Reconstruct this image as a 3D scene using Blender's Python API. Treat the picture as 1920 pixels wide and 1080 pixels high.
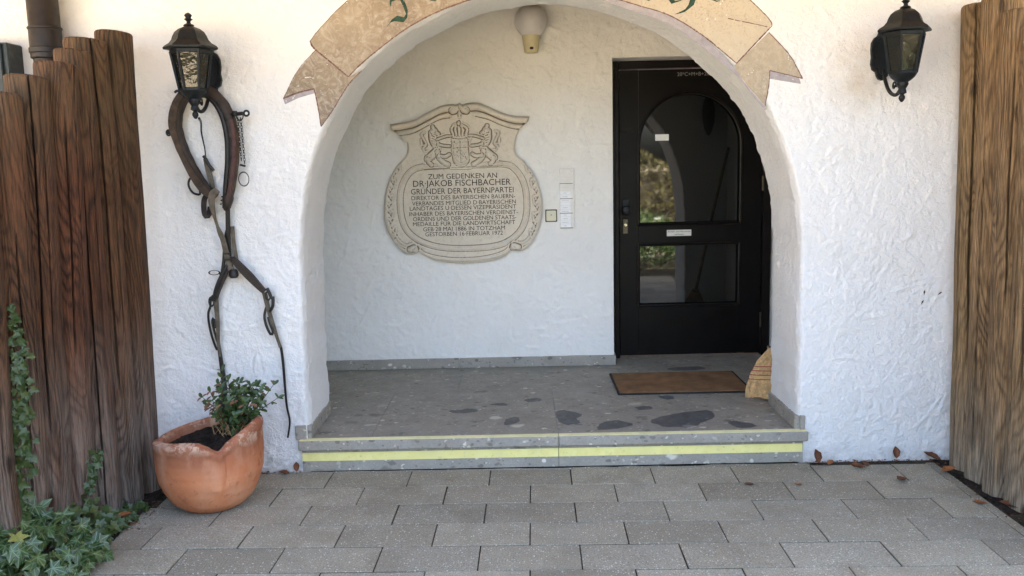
import bpy, bmesh, math, random
import numpy as np
from mathutils import Vector, Matrix, noise as mnoise
from mathutils.geometry import delaunay_2d_cdt

S = bpy.context.scene
for o in list(S.objects):
    bpy.data.objects.remove(o)
COL = S.collection
random.seed(11)
RNG = np.random.default_rng(5)
PI = math.pi
rad = math.radians

# ------------------------------------------------------------------ camera
cam_d = bpy.data.cameras.new('camera')
cam = bpy.data.objects.new('camera', cam_d)
COL.objects.link(cam)
R_ = (0.99970627, 0.00773164, -0.02296955)
D_ = (-0.02161601, -0.14415425, -0.98931911)
F_ = (-0.01096022, 0.98952503, -0.14394477)
cam.matrix_world = Matrix(((R_[0], -D_[0], -F_[0], 0), (R_[1], -D_[1], -F_[1], 0),
                           (R_[2], -D_[2], -F_[2], 1.52958), (0, 0, 0, 1)))
cam_d.sensor_width = 36
cam_d.lens = 30.0
cam_d.clip_start = 0.05
cam_d.clip_end = 600
S.camera = cam

# ------------------------------------------------------------------ sky, sun, exposure
SUN_EL, SUN_AZ = rad(48), rad(20)          # the sun stands behind the house: the front lies in shade
world = bpy.data.worlds.new('World')
S.world = world
world.use_nodes = True
wn = world.node_tree.nodes
wl = world.node_tree.links
wn.clear()
w_out = wn.new('ShaderNodeOutputWorld')
w_bg = wn.new('ShaderNodeBackground')
w_sky = wn.new('ShaderNodeTexSky')
w_sky.sky_type = 'NISHITA'
w_sky.sun_disc = False
w_sky.sun_elevation = SUN_EL
w_sky.sun_rotation = SUN_AZ
w_sky.air_density = 1.0
w_sky.dust_density = 7.0
w_sky.ozone_density = 1.0
w_bg.inputs['Strength'].default_value = 0.075
wl.new(w_sky.outputs[0], w_bg.inputs[0])
wl.new(w_bg.outputs[0], w_out.inputs[0])
sun_d = bpy.data.lights.new('sun', 'SUN')
sun_d.energy = 5.0
sun_d.angle = rad(0.5)
sun_d.color = (1.0, 0.93, 0.82)
sun = bpy.data.objects.new('sun', sun_d)
COL.objects.link(sun)
sdir = Vector((math.sin(SUN_AZ) * math.cos(SUN_EL), math.cos(SUN_AZ) * math.cos(SUN_EL), math.sin(SUN_EL)))
sun.rotation_euler = sdir.to_track_quat('Z', 'Y').to_euler()
S.view_settings.view_transform = 'Standard'
S.view_settings.look = 'None'
S.view_settings.gamma = 1
S.view_settings.use_curve_mapping = False
S.view_settings.exposure = 4.3

# ------------------------------------------------------------------ helpers
W = 4.178          # facade plane
YB = 5.655         # back wall of the porch
YD = 5.86          # plane of the door
ZF = 0.170         # porch floor


def clean(me, smooth=True, ang=38):
    if smooth:
        me.polygons.foreach_set('use_smooth', [True] * len(me.polygons))
        me.set_sharp_from_angle(angle=rad(ang))
    me.update()


class MB:
    def __init__(self):
        self.V = []
        self.F = []

    def add(self, V, F):
        n = len(self.V)
        self.V += [tuple(v) for v in V]
        self.F += [tuple(i + n for i in f) for f in F]
        return self

    def box(self, x0, x1, y0, y1, z0, z1, bev=0.0):
        if bev <= 0:
            V = [(x, y, z) for z in (z0, z1) for y in (y0, y1) for x in (x0, x1)]
            F = [(0, 2, 3, 1), (4, 5, 7, 6), (0, 1, 5, 4), (2, 6, 7, 3), (0, 4, 6, 2), (1, 3, 7, 5)]
            return self.add(V, F)
        bm = bmesh.new()
        r = bmesh.ops.create_cube(bm, size=1)
        for v in bm.verts:
            v.co = Vector(((x0 + x1) / 2 + v.co.x * (x1 - x0), (y0 + y1) / 2 + v.co.y * (y1 - y0),
                           (z0 + z1) / 2 + v.co.z * (z1 - z0)))
        bmesh.ops.bevel(bm, geom=bm.edges[:], offset=bev, segments=1, affect='EDGES')
        bm.verts.index_update()
        V = [v.co[:] for v in bm.verts]
        F = [[v.index for v in f.verts] for f in bm.faces]
        bm.free()
        return self.add(V, F)

    def tube(self, pts, r, seg=8, cap=True, squash=None):
        pts = [Vector(p) for p in pts]
        n = len(pts)
        rr = r if isinstance(r, (list, tuple)) else [r] * n
        up = None
        rings = []
        for i in range(n):
            a = pts[max(i - 1, 0)]
            b = pts[min(i + 1, n - 1)]
            t = (b - a)
            t = t.normalized() if t.length > 1e-9 else Vector((0, 0, 1))
            if up is None:
                up = Vector((0, 1, 0)) if abs(t.y) < .9 else Vector((1, 0, 0))
            up = (up - t * up.dot(t))
            up = up.normalized() if up.length > 1e-6 else t.orthogonal().normalized()
            s = t.cross(up)
            q = squash if squash else 1.0
            rings.append([pts[i] + (s * math.cos(2 * PI * k / seg) + up * math.sin(2 * PI * k / seg) * q) * rr[i]
                          for k in range(seg)])
        V = [v for ring in rings for v in ring]
        F = []
        for i in range(n - 1):
            for k in range(seg):
                k2 = (k + 1) % seg
                F.append((i * seg + k, i * seg + k2, (i + 1) * seg + k2, (i + 1) * seg + k))
        if cap:
            F.append(tuple(range(seg))[::-1])
            F.append(tuple((n - 1) * seg + k for k in range(seg)))
        return self.add(V, F)

    def ring(self, c, rx, rz, r, axis='y', seg=24, s2=7):
        V = []
        F = []
        for i in range(seg):
            a = 2 * PI * i / seg
            for k in range(s2):
                b = 2 * PI * k / s2
                u = (1 + r / max(rx, rz) * math.cos(b))
                p = (rx * math.cos(a) * u, r * math.sin(b), rz * math.sin(a) * u)
                if axis == 'x':
                    p = (p[1], p[0], p[2])
                elif axis == 'z':
                    p = (p[0], p[2], p[1])
                V.append((c[0] + p[0], c[1] + p[1], c[2] + p[2]))
                j = (i + 1) % seg
                k2 = (k + 1) % s2
                F.append((i * s2 + k, i * s2 + k2, j * s2 + k2, j * s2 + k))
        return self.add(V, F)

    def lathe(self, prof, seg=24, c=(0, 0, 0), ph=0.0, sx=1, sy=1):
        V = []
        F = []
        for (r, z) in prof:
            for k in range(seg):
                a = ph + 2 * PI * k / seg
                V.append((c[0] + r * math.cos(a) * sx, c[1] + r * math.sin(a) * sy, c[2] + z))
        for i in range(len(prof) - 1):
            for k in range(seg):
                k2 = (k + 1) % seg
                F.append((i * seg + k, i * seg + k2, (i + 1) * seg + k2, (i + 1) * seg + k))
        F.append(tuple(range(seg))[::-1])
        F.append(tuple((len(prof) - 1) * seg + k for k in range(seg)))
        return self.add(V, F)

    def prism(self, poly, y0, y1, inset=0.0):
        """polygon in (x, z) between two depths, y0 the face towards the street"""
        n = len(poly)
        V = [(x, y0, z) for x, z in poly] + [(x, y1, z) for x, z in poly]
        F = [tuple(range(n)), tuple(range(n, 2 * n))[::-1]]
        for i in range(n):
            j = (i + 1) % n
            F.append((j, i, n + i, n + j))
        return self.add(V, F)

    def strap(self, pts, w, th, normal=(0, -1, 0)):
        pts = [Vector(p) for p in pts]
        n = len(pts)
        ww = w if isinstance(w, (list, tuple)) else [w] * n
        nn = normal if isinstance(normal, list) else [normal] * n
        V = []
        F = []
        for i in range(n):
            t = (pts[min(i + 1, n - 1)] - pts[max(i - 1, 0)]).normalized()
            no = Vector(nn[i])
            no = (no - t * no.dot(t)).normalized()
            s = t.cross(no)
            for (a, b) in ((-1, -.5), (-.8, .5), (.8, .5), (1, -.5)):
                V.append(pts[i] + s * a * ww[i] / 2 + no * b * th)
        for i in range(n - 1):
            for k in range(4):
                k2 = (k + 1) % 4
                F.append((i * 4 + k, i * 4 + k2, (i + 1) * 4 + k2, (i + 1) * 4 + k))
        F += [(3, 2, 1, 0), tuple((n - 1) * 4 + k for k in range(4))]
        return self.add(V, F)

    def build(self, name, mat, root=None, smooth=True, label=None, ang=38, fix=True):
        off = Vector((0, 0, 0))
        p = root
        while p is not None:
            off += p.location
            p = p.parent
        me = bpy.data.meshes.new(name)
        me.from_pydata([Vector(v) - off for v in self.V], [], self.F)
        if fix:
            bm = bmesh.new()
            bm.from_mesh(me)
            bmesh.ops.recalc_face_normals(bm, faces=bm.faces[:])
            bm.to_mesh(me)
            bm.free()
        clean(me, smooth, ang)
        me.materials.append(mat)
        o = bpy.data.objects.new(name, me)
        COL.objects.link(o)
        o.parent = root
        if label:
            o['label'] = label
        return o


def np_obj(name, V, F, mat, root=None, smooth=True):
    """big grids: V (n,3) array, F (m,4) or (m,3) array"""
    V = np.asarray(V, dtype=np.float64).copy()
    p = root
    while p is not None:
        V -= np.array(p.location)
        p = p.parent
    F = np.asarray(F, dtype=np.int32)
    k = F.shape[1]
    me = bpy.data.meshes.new(name)
    me.vertices.add(len(V))
    me.vertices.foreach_set('co', V.astype(np.float32).ravel())
    me.loops.add(F.size)
    me.loops.foreach_set('vertex_index', F.ravel())
    me.polygons.add(len(F))
    me.polygons.foreach_set('loop_start', np.arange(0, F.size, k, dtype=np.int32))
    me.update(calc_edges=True)
    me.validate()
    me.polygons.foreach_set('use_smooth', [smooth] * len(me.polygons))
    me.update()
    me.materials.append(mat)
    o = bpy.data.objects.new(name, me)
    COL.objects.link(o)
    o.parent = root
    return o


def grid_faces(n, m):
    i, j = np.meshgrid(np.arange(n - 1), np.arange(m - 1), indexing='ij')
    a = (i * m + j).ravel()
    return np.stack([a, a + 1, a + m + 1, a + m], -1)


def tag(o, label=None, cat=None, group=None, kind=None):
    if label:
        o['label'] = label
    if cat:
        o['category'] = cat
    if group:
        o['group'] = group
    if kind:
        o['kind'] = kind
    return o


def empty(name, loc, label, cat, group=None):
    o = bpy.data.objects.new(name, None)
    o.empty_display_size = .1
    o.location = loc
    COL.objects.link(o)
    return tag(o, label, cat, group)


def spline(pts, n, closed=False):
    """Catmull-Rom through points of any dimension, resampled evenly"""
    P = np.array(pts, float)
    if closed:
        Q = np.vstack([P[-1], P, P[0], P[1]])
    else:
        Q = np.vstack([2 * P[0] - P[1], P, 2 * P[-1] - P[-2]])
    out = []
    for i in range(len(Q) - 3):
        t = np.linspace(0, 1, 24, endpoint=False)[:, None]
        a, b, c, d = Q[i:i + 4]
        out.append(.5 * (2 * b + (c - a) * t + (2 * a - 5 * b + 4 * c - d) * t ** 2 + (3 * b - a - 3 * c + d) * t ** 3))
    out.append(Q[-2][None])
    C = np.vstack(out)
    s = np.concatenate([[0], np.cumsum(np.linalg.norm(np.diff(C, axis=0), axis=1))])
    u = np.linspace(0, s[-1], n, endpoint=not closed)
    return np.stack([np.interp(u, s, C[:, k]) for k in range(C.shape[1])], -1)


def sp(pts, n):
    return [tuple(p) for p in spline(pts, n)]


def vnoise(shape, cell, rng):
    """smooth value noise on a pixel grid, about -1..1"""
    h, w = shape
    gh, gw = int(h / cell) + 3, int(w / cell) + 3
    g = rng.uniform(-1, 1, (gh, gw))
    y = np.arange(h) / cell
    x = np.arange(w) / cell
    yi, xi = y.astype(int), x.astype(int)
    fy, fx = y - yi, x - xi
    fy = (fy * fy * (3 - 2 * fy))[:, None]
    fx = (fx * fx * (3 - 2 * fx))[None]
    a = g[yi][:, xi]
    b = g[yi][:, xi + 1]
    c = g[yi + 1][:, xi]
    d = g[yi + 1][:, xi + 1]
    return (a * (1 - fx) + b * fx) * (1 - fy) + (c * (1 - fx) + d * fx) * fy


# ------------------------------------------------------------------ materials
class NT:
    def __init__(self, name, rough=.8, spec=.5, metallic=0.0):
        self.m = bpy.data.materials.new(name)
        self.m.use_nodes = True
        self.t = self.m.node_tree
        self.b = self.t.nodes['Principled BSDF']
        self.b.inputs['Roughness'].default_value = rough
        self.b.inputs['Specular IOR Level'].default_value = spec
        self.b.inputs['Metallic'].default_value = metallic

    def n(self, typ, ins=None, **props):
        x = self.t.nodes.new('ShaderNode' + typ)
        for k, v in props.items():
            setattr(x, k, v)
        for k, v in (ins or {}).items():
            self.put(x.inputs[k], v)
        return x

    def put(self, sock, v):
        if isinstance(v, bpy.types.NodeSocket):
            self.t.links.new(v, sock)
        elif isinstance(v, bpy.types.Node):
            self.t.links.new(v.outputs[0], sock)
        else:
            if hasattr(sock.default_value, '__len__') and not hasattr(v, '__len__'):
                v = (v, v, v)
            if hasattr(sock.default_value, '__len__') and len(sock.default_value) == 4 and len(v) == 3:
                v = (*v, 1)
            sock.default_value = v

    def pos(self, scale=(1, 1, 1), obj=False, rnd=False):
        src = self.n('TexCoord').outputs['Object'] if obj else self.n('NewGeometry').outputs['Position']
        if rnd:
            oi = self.n('ObjectInfo').outputs['Random']
            off = self.n('VectorMath', {0: (37.1, 17.7, 53.3), 3: oi}, operation='SCALE')
            src = self.n('VectorMath', {0: src, 1: off.outputs[0]}, operation='ADD').outputs[0]
        mp = self.n('Mapping', {'Vector': src, 'Scale': scale})
        return mp.outputs[0]

    def noise(self, vec, scale, detail=4, rough=.55, dist=0.0, out='Fac'):
        x = self.n('TexNoise', {'Vector': vec, 'Scale': scale, 'Detail': detail, 'Roughness': rough, 'Distortion': dist})
        return x.outputs[0] if out == 'Fac' else x.outputs['Color']

    def voro(self, vec, scale, feature='F1', rnd=1.0):
        return self.n('TexVoronoi', {'Vector': vec, 'Scale': scale, 'Randomness': rnd}, feature=feature)

    def ramp(self, fac, stops, interp='LINEAR'):
        r = self.n('ValToRGB', {'Fac': fac})
        cr = r.color_ramp
        cr.interpolation = interp
        while len(cr.elements) < len(stops):
            cr.elements.new(.5)
        for e, (p, c) in zip(cr.elements, stops):
            e.position = p
            if not hasattr(c, '__len__'):
                c = (c, c, c)
            e.color = (*c, 1)
        return r.outputs[0]

    def mix(self, fac, a, b, mode='MIX'):
        x = self.n('Mix', data_type='RGBA', blend_type=mode)
        self.put(x.inputs['Factor'], fac)
        self.put(x.inputs['A'], a)
        self.put(x.inputs['B'], b)
        return x.outputs['Result']

    def math(self, op, a, b=0.0):
        return self.n('Math', {0: a, 1: b}, operation=op).outputs[0]

    def rng(self, v, a, b, c=0.0, d=1.0):
        return self.n('MapRange', {0: v, 1: a, 2: b, 3: c, 4: d}).outputs[0]

    def bump(self, h, strength=.5, dist=.002, normal=None):
        ins = {'Height': h, 'Strength': strength, 'Distance': dist}
        if normal is not None:
            ins['Normal'] = normal
        return self.n('Bump', ins).outputs[0]

    def done(self, color=None, normal=None, rough=None):
        if color is not None:
            self.put(self.b.inputs['Base Color'], color)
        if normal is not None:
            self.put(self.b.inputs['Normal'], normal)
        if rough is not None:
            self.put(self.b.inputs['Roughness'], rough)
        return self.m


def m_stucco(name, base, tint, bs=1.0):
    t = NT(name, .92, .25)
    p = t.pos()
    big = t.noise(p, 1.7, 5, .6)
    mid = t.noise(p, 14, 4, .6)
    col = t.mix(t.rng(big, .35, .75), base, tint)
    col = t.mix(t.rng(mid, .55, .8, 0, .25), col, tuple(c * .86 for c in tint))
    fine = t.noise(p, 210, 3, .65)
    grit = t.noise(p, 60, 4, .6, .6)
    w = t.n('VectorMath', {0: p, 1: t.n('VectorMath', {0: t.noise(p, 11, 3, .6, out='Color'), 3: .05}, operation='SCALE').outputs[0]}, operation='ADD').outputs[0]
    rid = t.math('ABSOLUTE', t.math('SUBTRACT', t.noise(w, 26, 5, .62), .5))
    h = t.math('ADD', t.math('ADD', t.math('MULTIPLY', fine, .45), grit), t.math('MULTIPLY', rid, -1.6))
    return t, p, col, t.bump(h, bs, .007)


def mat_wall():
    t, p, col, nrm = m_stucco('stucco_white', (.85, .835, .81), (.79, .77, .73))
    # rust-brown bleed below the right lamp, splash dirt along the foot of the wall
    sx = t.n('SeparateXYZ', {0: p})
    d = t.n('VectorMath', {0: t.n('VectorMath', {0: p, 1: (1.61, 4.17, 1.90)}, operation='SUBTRACT').outputs[0],
                           1: (1.0, .3, .62)}, operation='MULTIPLY')
    ln = t.n('VectorMath', {0: d.outputs[0]}, operation='LENGTH').outputs['Value']
    n1 = t.noise(p, 9, 4, .6)
    st = t.math('MULTIPLY', t.rng(ln, .0, .17, 1, 0), t.rng(n1, .3, .7))
    col = t.mix(t.math('MULTIPLY', st, .55), col, (.50, .37, .22))
    ft = t.math('MULTIPLY', t.rng(sx.outputs['Z'], .0, .09, 1, 0), t.rng(t.noise(p, 25, 4, .7), .35, .65))
    col = t.mix(t.math('MULTIPLY', ft, .5), col, (.36, .31, .25))
    return t.done(col, nrm)


def mat_plain(name, base, rough=.6, spec=.5, metallic=0.0, var=.25, scale=20, bump=.0, bscale=120, obj=False, dist=.001):
    t = NT(name, rough, spec, metallic)
    p = t.pos(obj=obj)
    n = t.noise(p, scale, 5, .6)
    col = t.mix(t.rng(n, .3, .7), tuple(c * (1 - var) for c in base), tuple(min(1, c * (1 + var)) for c in base))
    nr = t.bump(t.noise(p, bscale, 4, .6), bump, dist) if bump else None
    rg = t.rng(t.noise(p, scale * 2.3, 4, .6), .3, .7, max(.02, rough - .1), min(1, rough + .1))
    return t.done(col, nr, rg)


def mat_log(name, dark, light, grey, grey_top, freq=34, greyz=(0.95, .05), gtop=(.125, .088, .045), olive=(.088, .060, .026)):
    t = NT(name, .78, .3)
    p = t.pos((4.2, 4.2, .75), obj=True, rnd=True)
    f = t.noise(p, 1.0, 2, .45, .25)
    jit = t.noise(t.pos((40, 40, 6), obj=True, rnd=True), 1.0, 3, .6)
    oi = t.n('ObjectInfo').outputs['Random']
    ph = t.math('ADD', t.math('MULTIPLY', f, freq * 6.5), t.math('MULTIPLY', jit, 2.6))
    lines = t.math('POWER', t.rng(t.math('SINE', ph), -1, 1), 2.2)
    patch = t.noise(t.pos((6, 6, 1.6), obj=True, rnd=True), 1.0, 3, .6)
    lines = t.math('MULTIPLY', lines, t.rng(patch, .3, .6, .45, 1))
    fib = t.noise(t.pos((60, 60, 2.2), obj=True, rnd=True), 1.0, 5, .65)
    big = t.noise(t.pos((3, 3, 1.1), obj=True, rnd=True), 1.0, 4, .6)
    col = t.mix(t.math('MULTIPLY', lines, .85), light, dark)
    col = t.mix(t.rng(fib, .42, .68, 0, .65), col, tuple(c * .42 for c in dark))
    col = t.mix(t.rng(big, .5, .72, 0, .7), col, tuple(c * 1.45 for c in light))
    col = t.mix(t.rng(big, .48, .3, 0, .75), col, t.mix(lines, tuple(c * .36 for c in light), dark))
    col = t.mix(t.rng(oi, .2, 1, 0, .6), col, t.mix(lines, olive, tuple(c * .3 for c in olive)))
    # silver-grey weathering: creeping up from the foot and bleached on the heads
    z = t.n('SeparateXYZ', {0: t.n('TexCoord').outputs['Object']}).outputs['Z']
    wob = t.noise(t.pos((14, 14, 1.5), obj=True, rnd=True), 1.0, 4, .65)
    g = t.math('MULTIPLY', t.rng(z, greyz[0], greyz[1], 0, 1), t.rng(wob, .28, .5))
    streak = t.mix(lines, grey, tuple(c * .55 for c in grey))
    streak = t.mix(t.rng(fib, .4, .7), streak, tuple(c * .4 for c in grey))
    col = t.mix(g, col, streak)
    top = t.rng(t.math('ADD', z, t.math('MULTIPLY', wob, .16)), grey_top, grey_top + .35, 0, .55)
    col = t.mix(top, col, t.mix(lines, gtop, tuple(c * .4 for c in gtop)))
    # small dead knots
    kn = t.voro(t.pos((7, 7, 2.6), obj=True, rnd=True), 1.0)
    kd = t.rng(kn.outputs['Distance'], .07, .14, 1, 0)
    col = t.mix(t.math('MULTIPLY', kd, .85), col, (.012, .008, .005))
    pore = t.noise(t.pos((190, 190, 9), obj=True, rnd=True), 1.0, 3, .7)
    col = t.mix(t.rng(pore, .50, .68, 0, .75), col, tuple(c * .3 for c in light))
    col = t.mix(t.rng(pore, .48, .34, 0, .35), col, tuple(min(1, c * 2.2) for c in light))
    h = t.math('ADD', t.math('ADD', t.math('MULTIPLY', lines, .6), t.math('MULTIPLY', fib, -1.1)), t.math('MULTIPLY', pore, -.8))
    return t.done(col, t.bump(h, 1.0, .008), t.rng(fib, .3, .7, .62, .9))


def mat_paver():
    t = NT('paver_concrete', .88, .3)
    p = t.pos()
    oi = t.n('ObjectInfo').outputs['Random']
    n = t.noise(p, 7, 5, .6)
    f = t.noise(p, 160, 3, .7)
    base = t.mix(t.rng(n, .3, .7), (.345, .305, .222), (.455, .410, .305))
    base = t.mix(oi, base, t.mix(.75, base, (.235, .205, .150)))
    base = t.mix(t.math('MULTIPLY', t.rng(t.math('FRACT', t.math('MULTIPLY', oi, 7.3)), .6, 1), .45), base, (.395, .365, .285))
    base = t.mix(t.rng(f, .42, .66, 0, .7), base, (.115, .100, .072))
    v = t.voro(p, 105)
    pick = t.n('SeparateColor', {0: v.outputs['Color']})
    d1 = t.math('MULTIPLY', t.rng(v.outputs['Distance'], .22, .40, 1, 0), t.rng(pick.outputs[0], .76, .80))
    col = t.mix(d1, base, t.mix(pick.outputs[1], (.46, .43, .36), (.66, .63, .56)))
    v2 = t.voro(p, 230)
    pk2 = t.n('SeparateColor', {0: v2.outputs['Color']})
    d2 = t.math('MULTIPLY', t.rng(v2.outputs['Distance'], .25, .4, 1, 0), t.rng(pk2.outputs[0], .60, .65))
    col = t.mix(t.math('MULTIPLY', d2, .75), col, t.mix(pk2.outputs[1], (.055, .05, .042), (.50, .46, .38)))
    # dark damp grime and brown leaf stains
    st = t.noise(p, 2.6, 5, .65)
    col = t.mix(t.rng(st, .50, .70, 0, .5), col, (.16, .132, .092))
    st2 = t.noise(p, 6.1, 3, .5)
    col = t.mix(t.rng(st2, .69, .76, 0, .45), col, (.22, .14, .075))
    return t.done(col, t.bump(t.math('ADD', f, t.math('MULTIPLY', d1, .5)), .5, .003))


def mat_conglomerate(name, lo, hi, obj=False):
    t = NT(name, .55, .4)
    p = t.pos()
    w = t.n('VectorMath', {0: p, 1: t.n('VectorMath', {0: t.noise(p, 9, 3, .6, out='Color'), 3: .07}, operation='SCALE').outputs[0]}, operation='ADD').outputs[0]
    ws = t.n('Mapping', {'Vector': w, 'Scale': (1, 1.5, 1.5)}).outputs[0]
    col = t.mix(t.rng(t.noise(p, 5, 5, .65), .3, .7), lo, hi)
    col = t.mix(t.rng(t.noise(p, 90, 4, .7), .35, .75, 0, .5), col, tuple(c * .62 for c in lo))
    for sc, th, amt in ((9, .90, .75), (22, .80, .75), (48, .76, .65)):
        v = t.voro(ws, sc)
        pk = t.n('SeparateColor', {0: v.outputs['Color']})
        msk = t.math('MULTIPLY', t.rng(v.outputs['Distance'], .30, .42, 1, 0), t.rng(pk.outputs[0], th, th + .02))
        c = t.ramp(pk.outputs[1], [(0, tuple(x * .42 for x in lo)), (.5, tuple(x * .6 for x in lo)), (.72, tuple(x * 1.25 for x in hi)), (1, tuple(x * 2.1 for x in hi))])
        col = t.mix(t.math('MULTIPLY', msk, amt), col, c)
    return t.done(col, t.bump(t.noise(p, 140, 4, .7), .25, .002), t.rng(t.noise(p, 14, 4, .6), .3, .7, .42, .7))


def mat_banner(name='banner_paint', k=1.0, g=0.0):
    t = NT(name, .9, .25)
    p = t.pos()
    n = t.noise(p, 3.5, 5, .65)
    n2 = t.noise(t.pos((90, 90, 90)), 1.0, 4, .7)
    n3 = t.noise(p, 17, 5, .7, 2.2)
    col = t.mix(t.rng(n, .32, .68), tuple(c * k for c in (.375, .300, .205)), tuple(c * k for c in (.245, .190, .138)))
    x = t.n('SeparateXYZ', {0: p}).outputs['X']
    col = t.mix(t.math('MULTIPLY', t.rng(x, -.3, .9), .75 - g), col, (.62, .53, .39))
    col = t.mix(t.rng(n3, .46, .66, 0, .6), col, (.52, .45, .365))
    col = t.mix(t.math('MULTIPLY', t.rng(n2, .52, .68, 0, .6), t.rng(n, .35, .6)), col, (.22, .14, .095))
    return t.done(col, t.bump(t.noise(p, 120, 4, .65), .6, .003))


def mat_terracotta():
    t = NT('terracotta', .7, .3)
    p = t.pos(obj=True)
    n = t.noise(p, 5.5, 5, .62)
    n2 = t.noise(p, 24, 4, .65)
    z = t.n('SeparateXYZ', {0: p}).outputs['Z']
    col = t.mix(t.rng(n, .32, .68), (.48, .155, .062), (.60, .245, .115))
    up = t.rng(t.math('ADD', z, t.math('MULTIPLY', n, .14)), .27, .37)
    col = t.mix(t.math('MULTIPLY', up, .8), col, (.24, .085, .045))
    col = t.mix(t.rng(n2, .56, .70, 0, .65), col, (.27, .085, .04))
    # lime bloom
    bl = t.noise(t.pos((9, 9, 3.5), obj=True), 1.0, 4, .6)
    col = t.mix(t.rng(bl, .52, .75, 0, .45), col, (.62, .36, .23))
    ch = t.math('MULTIPLY', t.rng(t.noise(p, 16, 5, .7), .48, .56), t.rng(z, .305, .345))
    col = t.mix(t.math('MULTIPLY', ch, .7), col, (.62, .45, .33))
    return t.done(col, t.bump(t.noise(p, 70, 4, .6), .2, .003), t.rng(n2, .3, .7, .55, .85))


def mat_stone():
    t = NT('plaque_limestone', .85, .3)
    p = t.pos()
    n = t.noise(p, 6, 5, .65)
    col = t.mix(t.rng(n, .3, .7), (.63, .555, .445), (.71, .64, .53))
    col = t.mix(t.rng(t.noise(p, 38, 4, .7), .5, .75, 0, .4), col, (.42, .34, .25))
    # darker brown in the carved lines, by pointiness of the real relief
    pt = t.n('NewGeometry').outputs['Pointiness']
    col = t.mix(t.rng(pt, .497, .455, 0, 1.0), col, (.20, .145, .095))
    return t.done(col, t.bump(t.noise(p, 150, 4, .65), .3, .002))


def mat_leaf(name, a, b, rough=.42, veins=False):
    t = NT(name, rough, .45)
    oi = t.n('ObjectInfo').outputs['Random']
    p = t.pos(obj=False)
    n = t.noise(p, 60, 3, .6)
    n2 = t.noise(p, 9, 3, .6)
    col = t.mix(oi, a, b)
    col = t.mix(t.rng(n2, .4, .7), col, t.mix(.5, a, b))
    col = t.mix(t.rng(n, .45, .75, 0, .4), col, tuple(c * 1.7 for c in b))
    if veins:
        oc = t.n('SeparateXYZ', {0: t.n('TexCoord').outputs['Object']})
        ax_, ay_ = t.math('ABSOLUTE', oc.outputs[0]), oc.outputs[1]
        acc = None
        for a in (0, 24, 70, 126):
            ca, sa = math.cos(rad(a)), math.sin(rad(a))
            along = t.math('ADD', t.math('MULTIPLY', ax_, sa), t.math('MULTIPLY', ay_, ca))
            acr = t.math('ABSOLUTE', t.math('SUBTRACT', t.math('MULTIPLY', ax_, ca), t.math('MULTIPLY', ay_, sa)))
            ln = t.math('MULTIPLY', t.rng(acr, .010, .024, 1, 0), t.rng(along, -.01, .03))
            acc = ln if acc is None else t.math('MAXIMUM', acc, ln)
        col = t.mix(t.math('MULTIPLY', acc, .6), col, (.17, .24, .13))
    return t.done(col)


def mat_simple(name, c, rough=.5, spec=.5, metallic=0.0):
    t = NT(name, rough, spec, metallic)
    return t.done(c)


M = {}
M['wall'] = mat_wall()
t_, p_, c_, n_ = m_stucco('stucco_porch', (.86, .835, .79), (.80, .775, .72), .7)
M['porch'] = t_.done(c_, n_)
M['soffit_paint'] = mat_plain('ceiling_boards', (.22, .12, .045), .8, .2, var=.06, scale=4)
M['banner'] = mat_banner()
M['banner2'] = mat_banner('banner_tail_paint', .86, .35)
M['banner_line'] = mat_plain('banner_outline_paint', (.17, .095, .075), .9, .2, var=.4, scale=60)
M['banner_shadow'] = mat_plain('banner_grey_paint', (.36, .325, .33), .9, .2, var=.15, scale=30)
M['letter'] = mat_plain('green_letter_paint', (.022, .055, .035), .8, .3, var=.45, scale=45)
M['logL'] = mat_log('red_brown_log', (.012, .005, .0035), (.118, .041, .016), (.30, .25, .205), 1.55)
M['logR'] = mat_log('ochre_brown_log', (.095, .053, .024), (.275, .172, .083), (.40, .325, .235), 2.0, 30, (.55, -.03), (.19, .135, .075), (.20, .135, .06))
M['paver'] = mat_paver()
M['joint'] = mat_plain('joint_grit', (.048, .044, .030), .95, .1, var=.7, scale=9, bump=.6, bscale=200)
M['soil'] = mat_plain('dark_soil', (.028, .021, .016), .95, .15, var=.6, scale=50, bump=1, bscale=90, dist=.01)
M['floor'] = mat_conglomerate('conglomerate_floor', (.25, .23, .188), (.33, .305, .25))
M['step'] = mat_conglomerate('conglomerate_step', (.29, .262, .218), (.40, .365, .305))
M['clast'] = mat_conglomerate('dark_clast', (.082, .080, .077), (.125, .121, .116))
M['yellow'] = mat_plain('yellow_marking', (.86, .75, .28), .7, .3, var=.06, scale=24, bump=.2)
t_ = NT('yellow_marking', .7, .3)
p_ = t_.pos()
c_ = t_.mix(t_.rng(t_.noise(p_, 24, 4, .6), .3, .7), (.80, .69, .25), (.88, .78, .31))
c_ = t_.mix(t_.math('MULTIPLY', t_.rng(t_.noise(p_, 70, 5, .7), .60, .70), .6), c_, (.34, .31, .22))
c_ = t_.mix(t_.rng(t_.noise(p_, 6, 4, .65), .52, .75, 0, .35), c_, (.52, .46, .25))
M['yellow'] = t_.done(c_, t_.bump(t_.noise(p_, 120, 3, .6), .3, .002))
M['yellow2'] = mat_plain('worn_yellow_marking', (.80, .76, .40), .75, .3, var=.12, scale=16)
M['door'] = mat_plain('door_wood', (.0045, .0036, .0034), .38, .16, var=.25, scale=6)
M['doorframe'] = mat_plain('door_frame_wood', (.0065, .0045, .004), .4, .18, var=.25, scale=6)
t_ = NT('door_glass', .03, .5)
t_.b.inputs['IOR'].default_value = 1.9
M['glass'] = t_.done((.006, .0065, .006))
M['metal'] = mat_plain('worn_brass', (.10, .085, .06), .4, .5, .8, var=.3, scale=60)
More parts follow.
